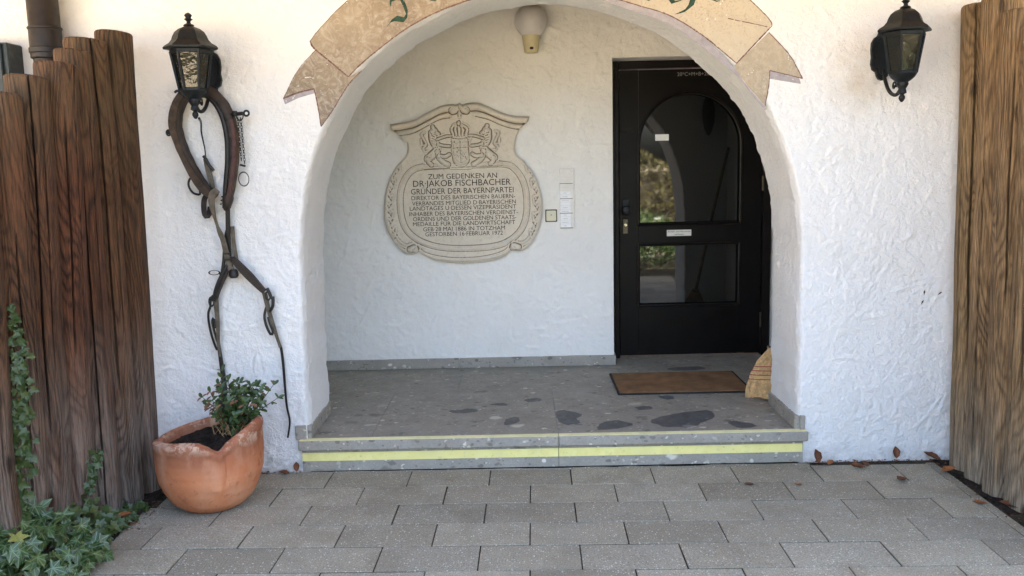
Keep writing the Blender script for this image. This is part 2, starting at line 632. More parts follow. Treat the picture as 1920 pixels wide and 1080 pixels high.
M['iron'] = mat_plain('black_iron', (.012, .012, .012), .55, .5, .3, var=.5, scale=60)
M['lamp'] = mat_plain('lamp_green_black', (.0075, .0095, .0105), .5, .3, var=.45, scale=40, bump=.25, bscale=160)
t_ = NT('lamp_glass', .06, .5)
t_.b.inputs['Transmission Weight'].default_value = .9
t_.b.inputs['IOR'].default_value = 1.45
n_ = t_.noise(t_.pos(), 34, 2, .5)
M['lampglass'] = t_.done((.12, .12, .09), t_.bump(n_, .3, .006))
M['bulb'] = mat_simple('bulb_glass', (.35, .33, .27), .3)
M['leather'] = mat_plain('old_leather', (.028, .019, .014), .62, .4, var=.55, scale=28, bump=.5, bscale=110, dist=.002)
M['leather2'] = mat_plain('worn_grey_leather', (.115, .095, .070), .8, .3, var=.4, scale=30, bump=.5, bscale=140)
M['hame'] = mat_plain('hame_wood', (.062, .041, .027), .7, .3, var=.6, scale=22, bump=.5, bscale=60)
M['redstrap'] = mat_plain('red_brown_leather', (.060, .021, .016), .6, .4, var=.4, scale=35, bump=.3)
M['black'] = mat_plain('black_leather', (.010, .009, .008), .5, .45, var=.5, scale=40, bump=.4)
M['terracotta'] = mat_terracotta()
M['stone'] = mat_stone()
M['carve'] = mat_plain('carved_letter_paint', (.022, .015, .010), .9, .2, var=.4, scale=80)
M['mat'] = mat_plain('coir_mat', (.23, .13, .066), .95, .1, var=.3, scale=10, bump=1, bscale=420, dist=.004)
M['matedge'] = mat_plain('mat_rubber_edge', (.02, .017, .015), .8, .3)
M['straw'] = mat_plain('broom_straw', (.52, .33, .145), .75, .3, var=.35, scale=60)
M['stitch'] = mat_simple('broom_red_twine', (.32, .025, .03), .7)
M['handle'] = mat_plain('broom_handle_wood', (.28, .17, .08), .6, .4)
M['white'] = mat_plain('white_plastic', (.72, .70, .64), .45, .5, var=.04)
M['cream'] = mat_plain('cream_plastic', (.66, .62, .46), .45, .5, var=.04)
M['acryl'] = mat_plain('acrylic_sheet', (.78, .75, .70), .25, .5, var=.04)
M['paper'] = mat_plain('paper_strip', (.88, .88, .88), .8, .2, var=.03)
M['ink'] = mat_simple('grey_ink', (.10, .10, .11), .8)
M['darkink'] = mat_simple('black_ink', (.02, .02, .02), .8)
M['globe'] = mat_plain('opal_globe_glass', (.60, .57, .55), .35, .5, var=.08, scale=8)
M['holder'] = mat_plain('cream_lamp_holder', (.62, .54, .33), .5, .4, var=.08)
M['pipe'] = mat_plain('brown_downpipe', (.020, .015, .012), .5, .45, .2, var=.4, scale=14)
M['box'] = mat_plain('slate_green_metal', (.022, .030, .030), .5, .45, var=.3)
M['ivy'] = mat_leaf('ivy_leaf_small', (.018, .040, .009), (.050, .076, .018))
M['ivyv'] = mat_leaf('ivy_leaf', (.017, .040, .008), (.060, .092, .020), .36, True)
M['ivyy'] = mat_leaf('yellow_ivy_leaf', (.13, .15, .03), (.19, .19, .05))
M['box_leaf'] = mat_leaf('shrub_leaf', (.020, .044, .012), (.055, .092, .024))
M['dryleaf'] = mat_leaf('withered_leaf', (.16, .075, .045), (.26, .13, .07), .8)
M['dead'] = mat_plain('dead_leaf', (.15, .058, .026), .75, .3, var=.5, scale=45, bump=.4)
M['deadlight'] = mat_plain('orange_dead_leaf', (.27, .10, .035), .75, .3, var=.45, scale=40, bump=.4)
M['twig'] = mat_plain('shrub_twig', (.065, .042, .028), .85, .2)
M['chalk'] = mat_simple('chalk', (.30, .29, .27), .9)
M['eave'] = mat_plain('added_eave_boards', (.50, .27, .09), .7, .3, var=.25, scale=7)  # unseen overhang, its orange chosen to tint the upper wall by bounce
M['roof'] = mat_plain('roof_tile', (.19, .075, .045), .8, .3)
M['yard'] = mat_plain('yard_gravel', (.36, .31, .235), .95, .1, var=.25, scale=3, bump=.6, bscale=60, dist=.01)
M['hedge'] = mat_leaf('hedge_leaf', (.030, .034, .010), (.095, .072, .020), .5)
M['hedgecore'] = mat_simple('hedge_twigs', (.03, .025, .015), .9)
M['chip'] = mat_simple('dark_chip', (.05, .035, .03), .9)


# ------------------------------------------------------------------ rough trowelled plaster as real relief
def stucco_height(w, h, res, seed, amp=1.0):
    rng = np.random.default_rng(seed)
    nx, nz = int(w / res), int(h / res)
    H = .0014 * vnoise((nz, nx), .11 / res, rng) + .0012 * vnoise((nz, nx), .035 / res, rng) \
        + .0010 * vnoise((nz, nx), .015 / res, rng) + .0006 * rng.uniform(-1, 1, (nz, nx))
    area = w * h
    for _ in range(int(area * 620)):
        L = rng.uniform(.02, .08) * (2.0 if rng.random() < .15 else 1)
        wd = rng.uniform(.006, .018)
        th = rng.normal(.5, .9)
        cx, cz = rng.uniform(0, nx), rng.uniform(0, nz)
        k = rng.uniform(-5, 5)
        Rr = int((L + wd * 2) / res) + 2
        x0, x1, z0, z1 = int(max(cx - Rr, 0)), int(min(cx + Rr, nx)), int(max(cz - Rr, 0)), int(min(cz + Rr, nz))
        if x1 <= x0 or z1 <= z0:
            continue
        X, Z = np.meshgrid((np.arange(x0, x1) - cx) * res, (np.arange(z0, z1) - cz) * res)
        u = X * math.cos(th) + Z * math.sin(th)
        v = -X * math.sin(th) + Z * math.cos(th) + k * u * u
        e = np.clip(1 - (u / L) ** 2, 0, 1)
        s = v / wd
        # a smear: gentle slope on one side, torn lip on the other
        f = np.where(s < 0, np.exp(-(s / 1.3) ** 2), np.exp(-(s / .22) ** 2))
        H[z0:z1, x0:x1] += (.00025 + .0021 * rng.random() ** 3.2) * (1 if rng.random() < .8 else -.7) * e * f
    for _ in range(int(area * 26)):
        cx, cz, th = rng.uniform(0, nx), rng.uniform(0, nz), rng.normal(.7, .8)
        L, wd, k = rng.uniform(.05, .13), rng.uniform(.003, .0055), rng.uniform(-2.5, 2.5)
        Rr = int((L + .02) / res) + 2
        x0, x1, z0, z1 = int(max(cx - Rr, 0)), int(min(cx + Rr, nx)), int(max(cz - Rr, 0)), int(min(cz + Rr, nz))
        if x1 <= x0 or z1 <= z0:
            continue
        X, Z = np.meshgrid((np.arange(x0, x1) - cx) * res, (np.arange(z0, z1) - cz) * res)
        u = X * math.cos(th) + Z * math.sin(th)
        v = -X * math.sin(th) + Z * math.cos(th) + k * u * u
        e = np.clip(1 - (u / L) ** 2, 0, 1)
        H[z0:z1, x0:x1] += rng.uniform(.0012, .0026) * e * (np.where(v < 0, np.exp(-(v / (wd * 4)) ** 2), np.exp(-(v / wd) ** 2)) - .7 * np.exp(-((v - 2.4 * wd) / wd) ** 2))
    H -= H.min()
    return H * amp


class HF:
    def __init__(self, x0, z0, w, h, res, seed, amp=1.0):
        self.x0, self.z0, self.res = x0, z0, res
        self.H = stucco_height(w, h, res, seed, amp)

    def __call__(self, x, z):
        H = self.H
        u = np.clip((np.asarray(x, float) - self.x0) / self.res, 0, H.shape[1] - 1.001)
        v = np.clip((np.asarray(z, float) - self.z0) / self.res, 0, H.shape[0] - 1.001)
        i, j = v.astype(int), u.astype(int)
        fy, fx = v - i, u - j
        return (H[i, j] * (1 - fx) + H[i, j + 1] * fx) * (1 - fy) + (H[i + 1, j] * (1 - fx) + H[i + 1, j + 1] * fx) * fy


HW = HF(-2.9, -.05, 5.9, 2.9, .004, 3, 1.6)
HP = HF(-1.6, 0, 3.6, 2.8, .005, 9, 1.7)

# ------------------------------------------------------------------ the house
house = empty('house', (0, W, 0), 'white roughcast house front with a round arched entrance porch', 'house')

ARCH = [(-1.092, -.02), (-1.089, .17), (-1.087, .6), (-1.084, 1.051), (-1.068, 1.235), (-1.035, 1.443), (-.987, 1.596), (-.923, 1.734), (-.815, 1.92),
        (-.681, 2.053), (-.524, 2.167), (-.344, 2.253), (-.165, 2.315), (0, 2.340), (.15, 2.346), (.32, 2.334), (.525, 2.281),
        (.643, 2.237), (.764, 2.178), (.865, 2.109), (.967, 2.026), (1.065, 1.93), (1.147, 1.836), (1.221, 1.717), (1.28, 1.581),
        (1.328, 1.427), (1.358, 1.259), (1.371, 1.05), (1.374, .6), (1.375, .17), (1.376, -.02)]
NA = 1050
A = spline(ARCH, NA)
# hand-made unevenness of the arch edge
wob = np.interp(np.arange(NA), np.arange(0, NA + 9, 9), RNG.normal(0, .0022, NA // 9 + 2)[:len(np.arange(0, NA + 9, 9))]) \
    + np.interp(np.arange(NA), np.arange(0, NA + 60, 60), RNG.normal(0, .0026, len(np.arange(0, NA + 60, 60))))
CX, CZ = .143, 1.02
dirv = np.stack([A[:, 0] - CX, np.maximum(A[:, 1] - CZ, 0) + 0 * A[:, 1]], -1)
dirv /= np.linalg.norm(dirv, axis=1)[:, None]
A = A + dirv * wob[:, None]
X0, X1, Z1 = -7.0, 7.0, 3.25
tx = np.where(dirv[:, 0] > 0, (X1 - A[:, 0]) / np.maximum(dirv[:, 0], 1e-6), (X0 - A[:, 0]) / np.minimum(dirv[:, 0], -1e-6))
tz = np.where(dirv[:, 1] > 1e-6, (Z1 - A[:, 1]) / np.maximum(dirv[:, 1], 1e-6), 1e9)
tmax = np.minimum(tx, tz)
bev = .016
offs = list(np.linspace(0, bev, 5)) + list(bev + np.linspace(.006, 1.42, 225))
rings = []
for d in offs:
    dd = np.minimum(d, tmax * (.55 + .4 * d / 1.5))
    q = A + dirv * dd[:, None]
    s = max(0.0, 1 - d / bev)
    y = W + bev * (1 - math.sqrt(max(0, 1 - s * s)))
    rings.append(np.stack([q[:, 0], y - HW(q[:, 0], q[:, 1]) * min(1, d / bev), q[:, 1]], -1))
q = A + dirv * tmax[:, None]
rings.append(np.stack([q[:, 0], np.full(NA, W), q[:, 1]], -1))
TH = .455
ys = np.linspace(W + bev, W + TH, 78)
sof = []
sarc = np.linspace(0, 5.6, NA)
for k, y in enumerate(ys[1:]):
    hgt = HW(sarc - 2.8, np.full(NA, .3 + (y - W) * 1.0 + .5)) * .9 - .004
    hgt = hgt * min(1, (k + 1) / 3)
    wl_ = np.interp(np.arange(NA), np.arange(0, NA + 40, 40), RNG.normal(0, .0012, len(np.arange(0, NA + 40, 40))))
    edge = 0.010 * max(0, (y - (W + TH - .012)) / .012) ** 2
    a2 = A - dirv * (hgt + wl_ * .3 - edge)[:, None]
    sof.append(np.stack([a2[:, 0], np.full(NA, y), a2[:, 1]], -1))
allr = sof[::-1] + rings
V = np.concatenate(allr)
np_obj('facade_wall', V, grid_faces(len(allr), NA)[:, ::-1], M['wall'], house)
# back of the arch wall, seen in the door glass
back = [np.stack([sof[-1][:, 0], np.full(NA, W + TH), sof[-1][:, 2]], -1)[::6]]
bq = A + dirv * np.minimum(tmax, np.where(dirv[:, 1] > .01, np.minimum(9, (2.62 - A[:, 1]) / np.maximum(dirv[:, 1], .01)), .6))[:, None]
bq[:, 0] = np.clip(bq[:, 0], -1.56, 1.74)
back.append(np.stack([bq[:, 0], np.full(NA, W + TH), bq[:, 1]], -1)[::6])
nb = len(back[0])
np_obj('inner_facade_wall', np.concatenate(back), grid_faces(2, nb), M['porch'], house)


def wall_grid(name, x0, x1, z0, z1, y, res=.008):
    nx, nz = max(2, int((x1 - x0) / res)), max(2, int((z1 - z0) / res))
    X, Z = np.meshgrid(np.linspace(x0, x1, nx), np.linspace(z0, z1, nz), indexing='ij')
    Y = y - HP(X, Z)
    np_obj(name, np.stack([X.ravel(), Y.ravel(), Z.ravel()], -1), grid_faces(nx, nz)[:, ::-1] if False else grid_faces(nx, nz), M['porch'], house)


DXL, DZT = .616, 2.190
wall_grid('porch_back_wall', -1.56, DXL, ZF, 2.62, YB)
wall_grid('porch_lintel_wall', DXL, 1.74, DZT, 2.62, YB)
b = MB()
b.box(DXL - .2, DXL, YB + .002, YD + .12, ZF, DZT + .1)          # left reveal
b.box(DXL, 1.9, YB + .002, YD + .12, DZT, DZT + .1)              # reveal under the lintel
b.build('door_reveal', M['porch'], house, smooth=False)


def side_grid(name, x, sgn, y0, y1, z0, z1):
    ny, nz = int((y1 - y0) / .01), int((z1 - z0) / .01)
    Y, Z = np.meshgrid(np.linspace(y0, y1, ny), np.linspace(z0, z1, nz), indexing='ij')
    X = x + sgn * HP(Y - 4.6, Z)
    np_obj(name, np.stack([X.ravel(), Y.ravel(), Z.ravel()], -1), grid_faces(ny, nz), M['porch'], house)


side_grid('porch_side_wall', 1.728, -1, W + TH, YD + .1, ZF, 2.62)
side_grid('porch_side_wall', -1.56, 1, W + TH, YB, ZF, 2.62)
MB().box(-1.7, 1.9, W + .3, YD + .2, 2.612, 2.7).build('porch_ceiling', M['soffit_paint'], house, smooth=False)

# skirting boards of conglomerate stone
b = MB().box(-1.555, -.43, YB - .022, YB - .002, ZF, ZF + .068, .003)
b.build('skirting', M['step'], house, smooth=False)
MB().box(-.428, DXL + .012, YB - .022, YB - .002, ZF, ZF + .068, .003).build('skirting', M['step'], house, smooth=False)
MB().box(DXL + .001, DXL + .014, YB - .0, YD - .03, ZF, ZF + .066, .002).build('skirting', M['step'], house, smooth=False)
MB().box(1.700, 1.718, W + TH + .02, YD - .02, ZF, ZF + .068, .003).build('skirting', M['step'], house, smooth=False)
MB().box(-1.104, -1.080, W - .006, W + TH - .005, ZF, ZF + .072, .003).build('skirting', M['step'], house, smooth=False)
MB().box(-1.160, -1.105, W - .020, W - .001, ZF, ZF + .074, .003).build('skirting', M['step'], house, smooth=False)
MB().box(1.362, 1.386, W - .006, W + TH - .005, ZF, ZF + .072, .003).build('skirting', M['step'], house, smooth=False)
MB().box(1.387, 1.412, W - .020, W - .001, ZF, ZF + .074, .003).build('skirting', M['step'], house, smooth=False)

# unseen roof and body shade the front; eave added to bounce warm light
b = MB()
for i in range(12):
    y0 = 2.55 + i * .138
    b.box(-7.4, 7.4, y0, y0 + .130, 2.80 + (y0 - 2.55) * .1, 2.825 + (y0 - 2.55) * .1, .004)
b.build('added_eave_soffit', M['eave'], house, smooth=False)
b = MB()
b.add([(-7.5, 2.45, 3.12), (7.5, 2.45, 3.12), (7.5, 8.5, 6.1), (-7.5, 8.5, 6.1), (7.5, 14.5, 3.12), (-7.5, 14.5, 3.12),
       (-7.5, 2.45, 3.30), (7.5, 2.45, 3.30), (7.5, 8.5, 6.3), (-7.5, 8.5, 6.3), (7.5, 14.5, 3.30), (-7.5, 14.5, 3.30)],
      [(0, 1, 2, 3), (3, 2, 4, 5), (7, 6, 9, 8), (8, 9, 11, 10), (0, 6, 7, 1), (5, 4, 10, 11), (0, 3, 9, 6), (3, 5, 11, 9), (1, 7, 8, 2), (2, 8, 10, 4)])
b.build('roof', M['roof'], house, smooth=False)
b = MB()
b.box(-7.0, -6.7, W + .01, 13, -.1, 3.2)
b.box(6.7, 7.0, W + .01, 13, -.1, 3.2)
b.box(-7.0, 7.0, 13, 13.3, -.1, 3.2)
b.box(-6.7, -1.75, W + .05, W + .40, -.1, 3.2)
b.box(1.95, 6.7, W + .05, W + .40, -.1, 3.2)
b.build('outer_wall', M['porch'], house, smooth=False)


# ---- painted ribbon over the arch (paint on the plaster, following its relief)
def fill(poly, step):
    P = np.array(poly, float)
    x0, z0 = P.min(0)
    x1, z1 = P.max(0)
    gx, gz = np.meshgrid(np.arange(x0 + step * .3, x1, step), np.arange(z0 + step * .3, z1, step))
    G = np.stack([gx.ravel(), gz.ravel()], -1)
    # keep inner points only (even-odd) and away from the rim
    ins = np.zeros(len(G), bool)
    dmin = np.full(len(G), 9.0)
    n = len(P)
    for i in range(n):
        a, b_ = P[i], P[(i + 1) % n]
        c = ((a[1] > G[:, 1]) != (b_[1] > G[:, 1]))
        with np.errstate(divide='ignore', invalid='ignore'):
            xx = (b_[0] - a[0]) * (G[:, 1] - a[1]) / (b_[1] - a[1]) + a[0]
        ins ^= c & (G[:, 0] < xx)
        ab = b_ - a
        t = np.clip(((G - a) @ ab) / max(ab @ ab, 1e-12), 0, 1)
        dmin = np.minimum(dmin, np.linalg.norm(G - (a + t[:, None] * ab), axis=1))
    G = G[ins & (dmin > step * .4)]
    pts = [Vector(p) for p in P] + [Vector(p) for p in G]
    r = delaunay_2d_cdt(pts, [], [list(range(n))], 1, 1e-6)
    return np.array([v[:] for v in r[0]]), [tuple(f) for f in r[2]]


def resample(poly, step):
    out = []
    n = len(poly)
    for i in range(n):
        a, b_ = np.array(poly[i]), np.array(poly[(i + 1) % n])
        k = max(1, int(np.linalg.norm(b_ - a) / step))
        for j in range(k):
            out.append(tuple(a + (b_ - a) * j / k))
    return out


def painted(name, poly, mat, lift, root, step=.007, label=None):
    P = resample(poly, step)
    V, F = fill(P, step)
    y = W - HW(V[:, 0], V[:, 1]) - lift
    F = np.array([f for f in F if len(f) == 3])
    a, b_, c = V[F[:, 0]], V[F[:, 1]], V[F[:, 2]]
    cr = (b_[:, 0] - a[:, 0]) * (c[:, 1] - a[:, 1]) - (b_[:, 1] - a[:, 1]) * (c[:, 0] - a[:, 0])
    F[cr < 0] = F[cr < 0][:, ::-1]
    o = np_obj(name, np.stack([V[:, 0], y, V[:, 1]], -1), F, mat, root)
    if label:
        o['label'] = label
    return o


def paint_line(name, pts, w, mat, lift, root):
    P = spline(pts, max(8, int(np.linalg.norm(np.diff(np.array(pts), axis=0), axis=1).sum() / .007)))
    t = np.gradient(P, axis=0)
    t /= np.linalg.norm(t, axis=1)[:, None]
    n = np.stack([-t[:, 1], t[:, 0]], -1)
    ww = w * (1 + .35 * RNG.normal(0, .5, len(P)))[:, None] / 2
    L_, R2 = P + n * ww, P - n * ww
    V = np.concatenate([L_, R2])
    y = W - HW(V[:, 0], V[:, 1]) - lift
    k = len(P)
    F = np.array([(i, i + 1, k + i + 1, k + i) for i in range(k - 1)])[:, ::-1]
    return np_obj(name, np.stack([V[:, 0], y, V[:, 1]], -1), F, mat, root)


Bin_L = [(-.803, 1.958), (-.744, 2.013), (-.620, 2.106), (-.498, 2.185), (-.356, 2.251), (-.203, 2.302), (-.06, 2.340)]
Bin_R = [(.42, 2.296), (.455, 2.290), (.588, 2.250), (.728, 2.203), (.892, 2.102), (1.044, 1.977)]
inner = [tuple(p) for p in spline(Bin_L + [(.15, 2.352 + .012), (.3, 2.336)] + Bin_R, 90)]
outer = [tuple(p) for p in spline([(1.207, 2.153), (1.171, 2.2), (1.101, 2.267), (.98, 2.36), (.80, 2.455), (.55, 2.545), (.2, 2.60), (-.15, 2.575), (-.45, 2.488), (-.66, 2.396), (-.788, 2.31), (-.862, 2.247), (-.929, 2.182), (-.977, 2.127)], 90)]
main = inner + [(1.192, 2.13)] + outer + [(-.959, 2.094), (-.881, 2.026)]
banner = painted('painted_banner', main, M['banner'], .0012, house, .009)
tl = [(-.952, 2.087), (-1.044, 1.992), (-1.121, 1.864), (-1.048, 1.89), (-.97, 1.906), (-.959, 1.841), (-.946, 1.729), (-.888, 1.801), (-.808, 1.917), (-.738, 1.985), (-.803, 1.958), (-.881, 2.026)]
painted('banner_tail', tl, M['banner2'], .0010, banner, .008)
tr = [(1.193, 2.116), (1.296, 2.004), (1.358, 1.899), (1.202, 1.94), (1.198, 1.866), (1.182, 1.775), (1.093, 1.875), (1.031, 1.964), (1.044, 1.977)]
painted('banner_tail', tr, M['banner2'], .0010, banner, .008)
painted('painted_shadow', [(-1.121, 1.862), (-1.113, 1.837), (-1.049, 1.865), (-.966, 1.886), (-.969, 1.905), (-1.048, 1.889)], M['banner_shadow'], .0007, banner, .008)
painted('painted_shadow', [(1.202, 1.939), (1.341, 1.903), (1.35, 1.874), (1.203, 1.902)], M['banner_shadow'], .0007, banner, .008)
shade = [tuple(p) for p in spline([(.42, 2.294), (.588, 2.249), (.728, 2.202), (.892, 2.101), (1.031, 1.963), (1.093, 1.874), (1.182, 1.774)], 50)] + \
        [tuple(p) for p in spline([(1.184, 1.752), (1.100, 1.853), (1.027, 1.940), (.876, 2.060), (.736, 2.157), (.583, 2.220), (.412, 2.278)], 50)]
painted('painted_shadow', shade, M['banner_shadow'], .0006, banner, .008)
for pts, w in (([(-.977, 2.127), (-.959, 2.094), (-.881, 2.026), (-.803, 1.958)], .007), (Bin_L, .006), (Bin_R, .005),
               ([(-.952, 2.087), (-1.044, 1.992), (-1.121, 1.864)], .003), ([(-1.121, 1.864), (-1.048, 1.89), (-.97, 1.906)], .008),
               ([(-.97, 1.906), (-.959, 1.841), (-.946, 1.729)], .005), ([(-.946, 1.729), (-.888, 1.801), (-.808, 1.917), (-.738, 1.985)], .005),
               ([(-.977, 2.127), (-.929, 2.182), (-.862, 2.247), (-.788, 2.31)], .003),
               ([(1.044, 1.977), (1.192, 2.13)], .006), ([(1.192, 2.13), (1.207, 2.153), (1.171, 2.2), (1.101, 2.267)], .004),
               ([(1.0, 2.184), (1.185, 2.141)], .004), ([(1.193, 2.116), (1.296, 2.004), (1.358, 1.899)], .004),
               ([(1.358, 1.899), (1.28, 1.92), (1.202, 1.94)], .004), ([(1.202, 1.94), (1.198, 1.866), (1.182, 1.775)], .004)):
    paint_line('outline', pts, w, M['banner_line'], .0017, banner)
# blackletter strokes: their feet show at the top of the picture
LET = [
    [(-.56, 2.40), (-.53, 2.37), (-.528, 2.33), (-.543, 2.307), (-.527, 2.273), (-.516, 2.241), (-.526, 2.226), (-.559, 2.234), (-.585, 2.216), (-.613, 2.180), (-.591, 2.203), (-.573, 2.209), (-.530, 2.203), (-.511, 2.223), (-.507, 2.257), (-.516, 2.287), (-.524, 2.312), (-.50, 2.35), (-.50, 2.40)],
    [(-.60, 2.345), (-.566, 2.318), (-.560, 2.305), (-.582, 2.298), (-.586, 2.274), (-.592, 2.289), (-.588, 2.315)],
    [(-.41, 2.41), (-.405, 2.305), (-.397, 2.298), (-.375, 2.296), (-.365, 2.305), (-.35, 2.41)],
    [(.58, 2.42), (.597, 2.285), (.628, 2.272), (.650, 2.283), (.63, 2.30), (.62, 2.42)],
    [(.70, 2.40), (.718, 2.278), (.734, 2.256), (.781, 2.270), (.786, 2.276), (.751, 2.268), (.744, 2.28), (.74, 2.40)],
    [(.83, 2.40), (.835, 2.32), (.822, 2.276), (.814, 2.250), (.799, 2.231), (.779, 2.221), (.748, 2.208), (.777, 2.212), (.797, 2.218), (.814, 2.230), (.839, 2.249), (.850, 2.276), (.87, 2.33), (.87, 2.40)],
    [(.90, 2.38), (.910, 2.275), (.947, 2.260), (.970, 2.269), (.944, 2.266), (.935, 2.28), (.94, 2.38)],
    [(-.27, 2.48), (-.265, 2.37), (-.235, 2.36), (-.225, 2.48)], [(-.13, 2.50), (-.12, 2.39), (-.09, 2.385), (-.08, 2.50)],
    [(.02, 2.51), (.03, 2.40), (.06, 2.395), (.07, 2.51)], [(.2, 2.52), (.21, 2.40), (.24, 2.40), (.25, 2.52)], [(.42, 2.5), (.42, 2.38), (.45, 2.375), (.46, 2.5)]]
for l in LET:
    painted('painted_letter', l, M['letter'], .0022, banner, .006)

# three dark scars in the plaster on the right
for (x, z, a) in ((1.981, .856, 80), (1.973, .808, 62), (2.057, .852, 20)):
    c, s = math.cos(rad(a)), math.sin(rad(a))
    pl = [(x + u * c - v * s, z + u * s + v * c) for u, v in ((-.014, -.003), (.004, -.005), (.015, 0), (.003, .004))]
    painted('plaster_scar', pl, M['chip'], .002, house, .005)

# ------------------------------------------------------------------ door
dr = bpy.data.objects.new('door', None)
dr.location = (0, 0, 0)
COL.objects.link(dr)
dr.parent = house
FX0, FX1 = .618, 1.712
LX0, LX1, LZ0, LZ1 = .684, 1.652, ZF + .012, 2.132
YF = YD - .03
b = MB()
b.box(FX0, LX0 - .006, YF, YF + .09, ZF, DZT - .003, .004)
b.box(LX1 + .006, FX1, YF, YF + .09, ZF, DZT - .003, .004)
b.box(LX0 - .006, LX1 + .006, YF + .002, YF + .088, LZ1 + .006, DZT - .004, .004)
b.box(FX0 + .022, FX0 + .034, YF - .008, YF + .01, ZF, DZT - .02, .003)
b.build('door_frame', M['doorframe'], dr, smooth=False)
YL = YD
b = MB()
GX0, GX1, GZ0, GZS = .813, 1.505, 1.097, 1.628
HX0, HX1, HZ0, HZ1 = .812, 1.502, .534, .957
b.box(LX0, GX0, YL, YL + .05, LZ0, LZ1, .002)                  # stiles and rails round the two panes
b.box(GX1, LX1, YL, YL + .05, LZ0, LZ1, .002)
b.box(GX0, GX1, YL + .0005, YL + .0495, HZ1, GZ0)
b.box(GX0, GX1, YL + .0005, YL + .0495, LZ0 + .001, HZ0)
gc = (GX0 + GX1) / 2
gr = (GX1 - GX0) / 2
arc = [(gc + gr * math.cos(PI * k / 28), GZS + gr * math.sin(PI * k / 28)) for k in range(29)]
for k in range(28):
    (xa, za), (xb, zb) = arc[k], arc[k + 1]
    b.add([(xa, YL + .0005, za), (xb, YL + .0005, zb), (xb, YL + .0005, LZ1 - .001), (xa, YL + .0005, LZ1 - .001),
           (xa, YL + .0495, za), (xb, YL + .0495, zb)], [(0, 1, 2, 3), (1, 0, 4, 5)])
b.build('door_leaf', M['door'], dr, smooth=False)
b = MB()
path = [(GX0, YL - .004, GZ0)] + [(GX0, YL - .004, z) for z in (1.3, 1.5)] + [(x, YL - .004, z) for x, z in arc[::-1]] + [(GX1, YL - .004, z) for z in (1.5, 1.3)] + [(GX1, YL - .004, GZ0)]
b.tube(path, .011, 8)
b.tube([(GX0 - .008, YL - .004, GZ0), (GX1 + .008, YL - .004, GZ0)], .011, 8)
b.build('glazing_bead', M['doorframe'], dr)
b = MB()
for a_, c_ in (((HX0, HZ0), (HX1, HZ0)), ((HX1, HZ0), (HX1, HZ1)), ((HX1, HZ1), (HX0, HZ1)), ((HX0, HZ1), (HX0, HZ0))):
    b.tube([(a_[0], YL - .004, a_[1]), (c_[0], YL - .004, c_[1])], .010, 8)
b.build('glazing_bead', M['doorframe'], dr)
b = MB()
g = [(GX0 - .004, GZ0 - .004)] + [(GX1 + .004, GZ0 - .004)] + [(gc + (gr + .004) * math.cos(PI * k / 28), GZS + (gr + .004) * math.sin(PI * k / 28)) for k in range(29)]
b.prism(g, YL + .020, YL + .026)
b.build('arched_pane', M['glass'], dr, smooth=False)
MB().box(HX0 - .004, HX1 + .004, YL + .020, YL + .026, HZ0 - .004, HZ1 + .004).build('lower_pane', M['glass'], dr, smooth=False)
b = MB().box(LX0 + .09, LX1 - .1, YL - .0035, YL + .004, .30, .455, .003)
b = MB()
b.box(.692, .776, YL - .007, YL + .002, 1.718, 1.757, .003)
b.box(.700, .768, YL - .010, YL - .006, 1.728, 1.747, .002)
b.build('spyhole_plate', M['doorframe'], dr, smooth=False)
b = MB()
b.box(.700, .748, YL - .009, YL + .002, 1.165, 1.275, .004)
b.lathe([(.024, 0), (.026, .006), (.02, .010)], 16, (0, 0, 0))
b.V = b.V[:-48]
b.F = [f for f in b.F if max(f) < len(b.V)]
b.build('lock_plate', M['iron'], dr, smooth=False)
b = MB()
V0 = MB().lathe([(.016, 0), (.014, .016), (.016, .026), (.027, .036), (.031, .048), (.027, .060), (.012, .066)], 20)
b.add([(.724 + v[0], YL - .008 - v[2], 1.200 + v[1]) for v in V0.V], V0.F)
b.build('door_knob', M['iron'], dr)
b = MB().box(.702, .742, YL - .009, YL + .002, 1.035, 1.14, .005)
o = b.build('cylinder_plate', M['metal'], dr, smooth=False)
V0 = MB().lathe([(.013, 0), (.013, .008), (.010, .011)], 16)
b = MB()
b.add([(.722 + v[0], YL - .008 - v[2], 1.098 + v[1]) for v in V0.V], V0.F)
b.build('lock_cylinder', mat_simple('polished_brass', (.55, .5, .42), .25, .5, 1.0), dr)
for z in (.42, 1.36, 1.95):
    MB().tube([(LX1 + .003, YL - .012, z - .05), (LX1 + .003, YL - .012, z + .05)], .009, 10).build('hinge', M['metal'], dr)


# flat print
def text_obj(name, body, x0, x1, zb, cap, y, mat, root, extr=0.0, slant=0.0, bold=0.0):
    cu = bpy.data.curves.new(name, 'FONT')
    cu.body = body
    cu.size = 1
    cu.resolution_u = 3
    cu.offset = bold
    cu.extrude = extr
    tmp = bpy.data.objects.new(name, cu)
    COL.objects.link(tmp)
    dg = bpy.context.evaluated_depsgraph_get()
    me = bpy.data.meshes.new_from_object(tmp.evaluated_get(dg))
    bpy.data.objects.remove(tmp)
    n = len(me.vertices)
    co = np.empty(n * 3, np.float32)
    me.vertices.foreach_get('co', co)
    co = co.reshape(-1, 3)
    xa, xb = co[:, 0].min(), co[:, 0].max()
    k = (x1 - x0) / (xb - xa)
    X = x0 + (co[:, 0] - xa) * k
    Z = zb + co[:, 1] * cap / .70 + (X - (x0 + x1) / 2) * slant
    out = np.stack([X, y - co[:, 2], Z], -1).astype(np.float32)
    p = root
    while p is not None:
        out -= np.array(p.location, np.float32)
        p = p.parent
    me.vertices.foreach_set('co', out.ravel())
    me.update()
    me.materials.clear()
    me.materials.append(mat)
    o = bpy.data.objects.new(name, me)
    COL.objects.link(o)
    o.parent = root
    return o


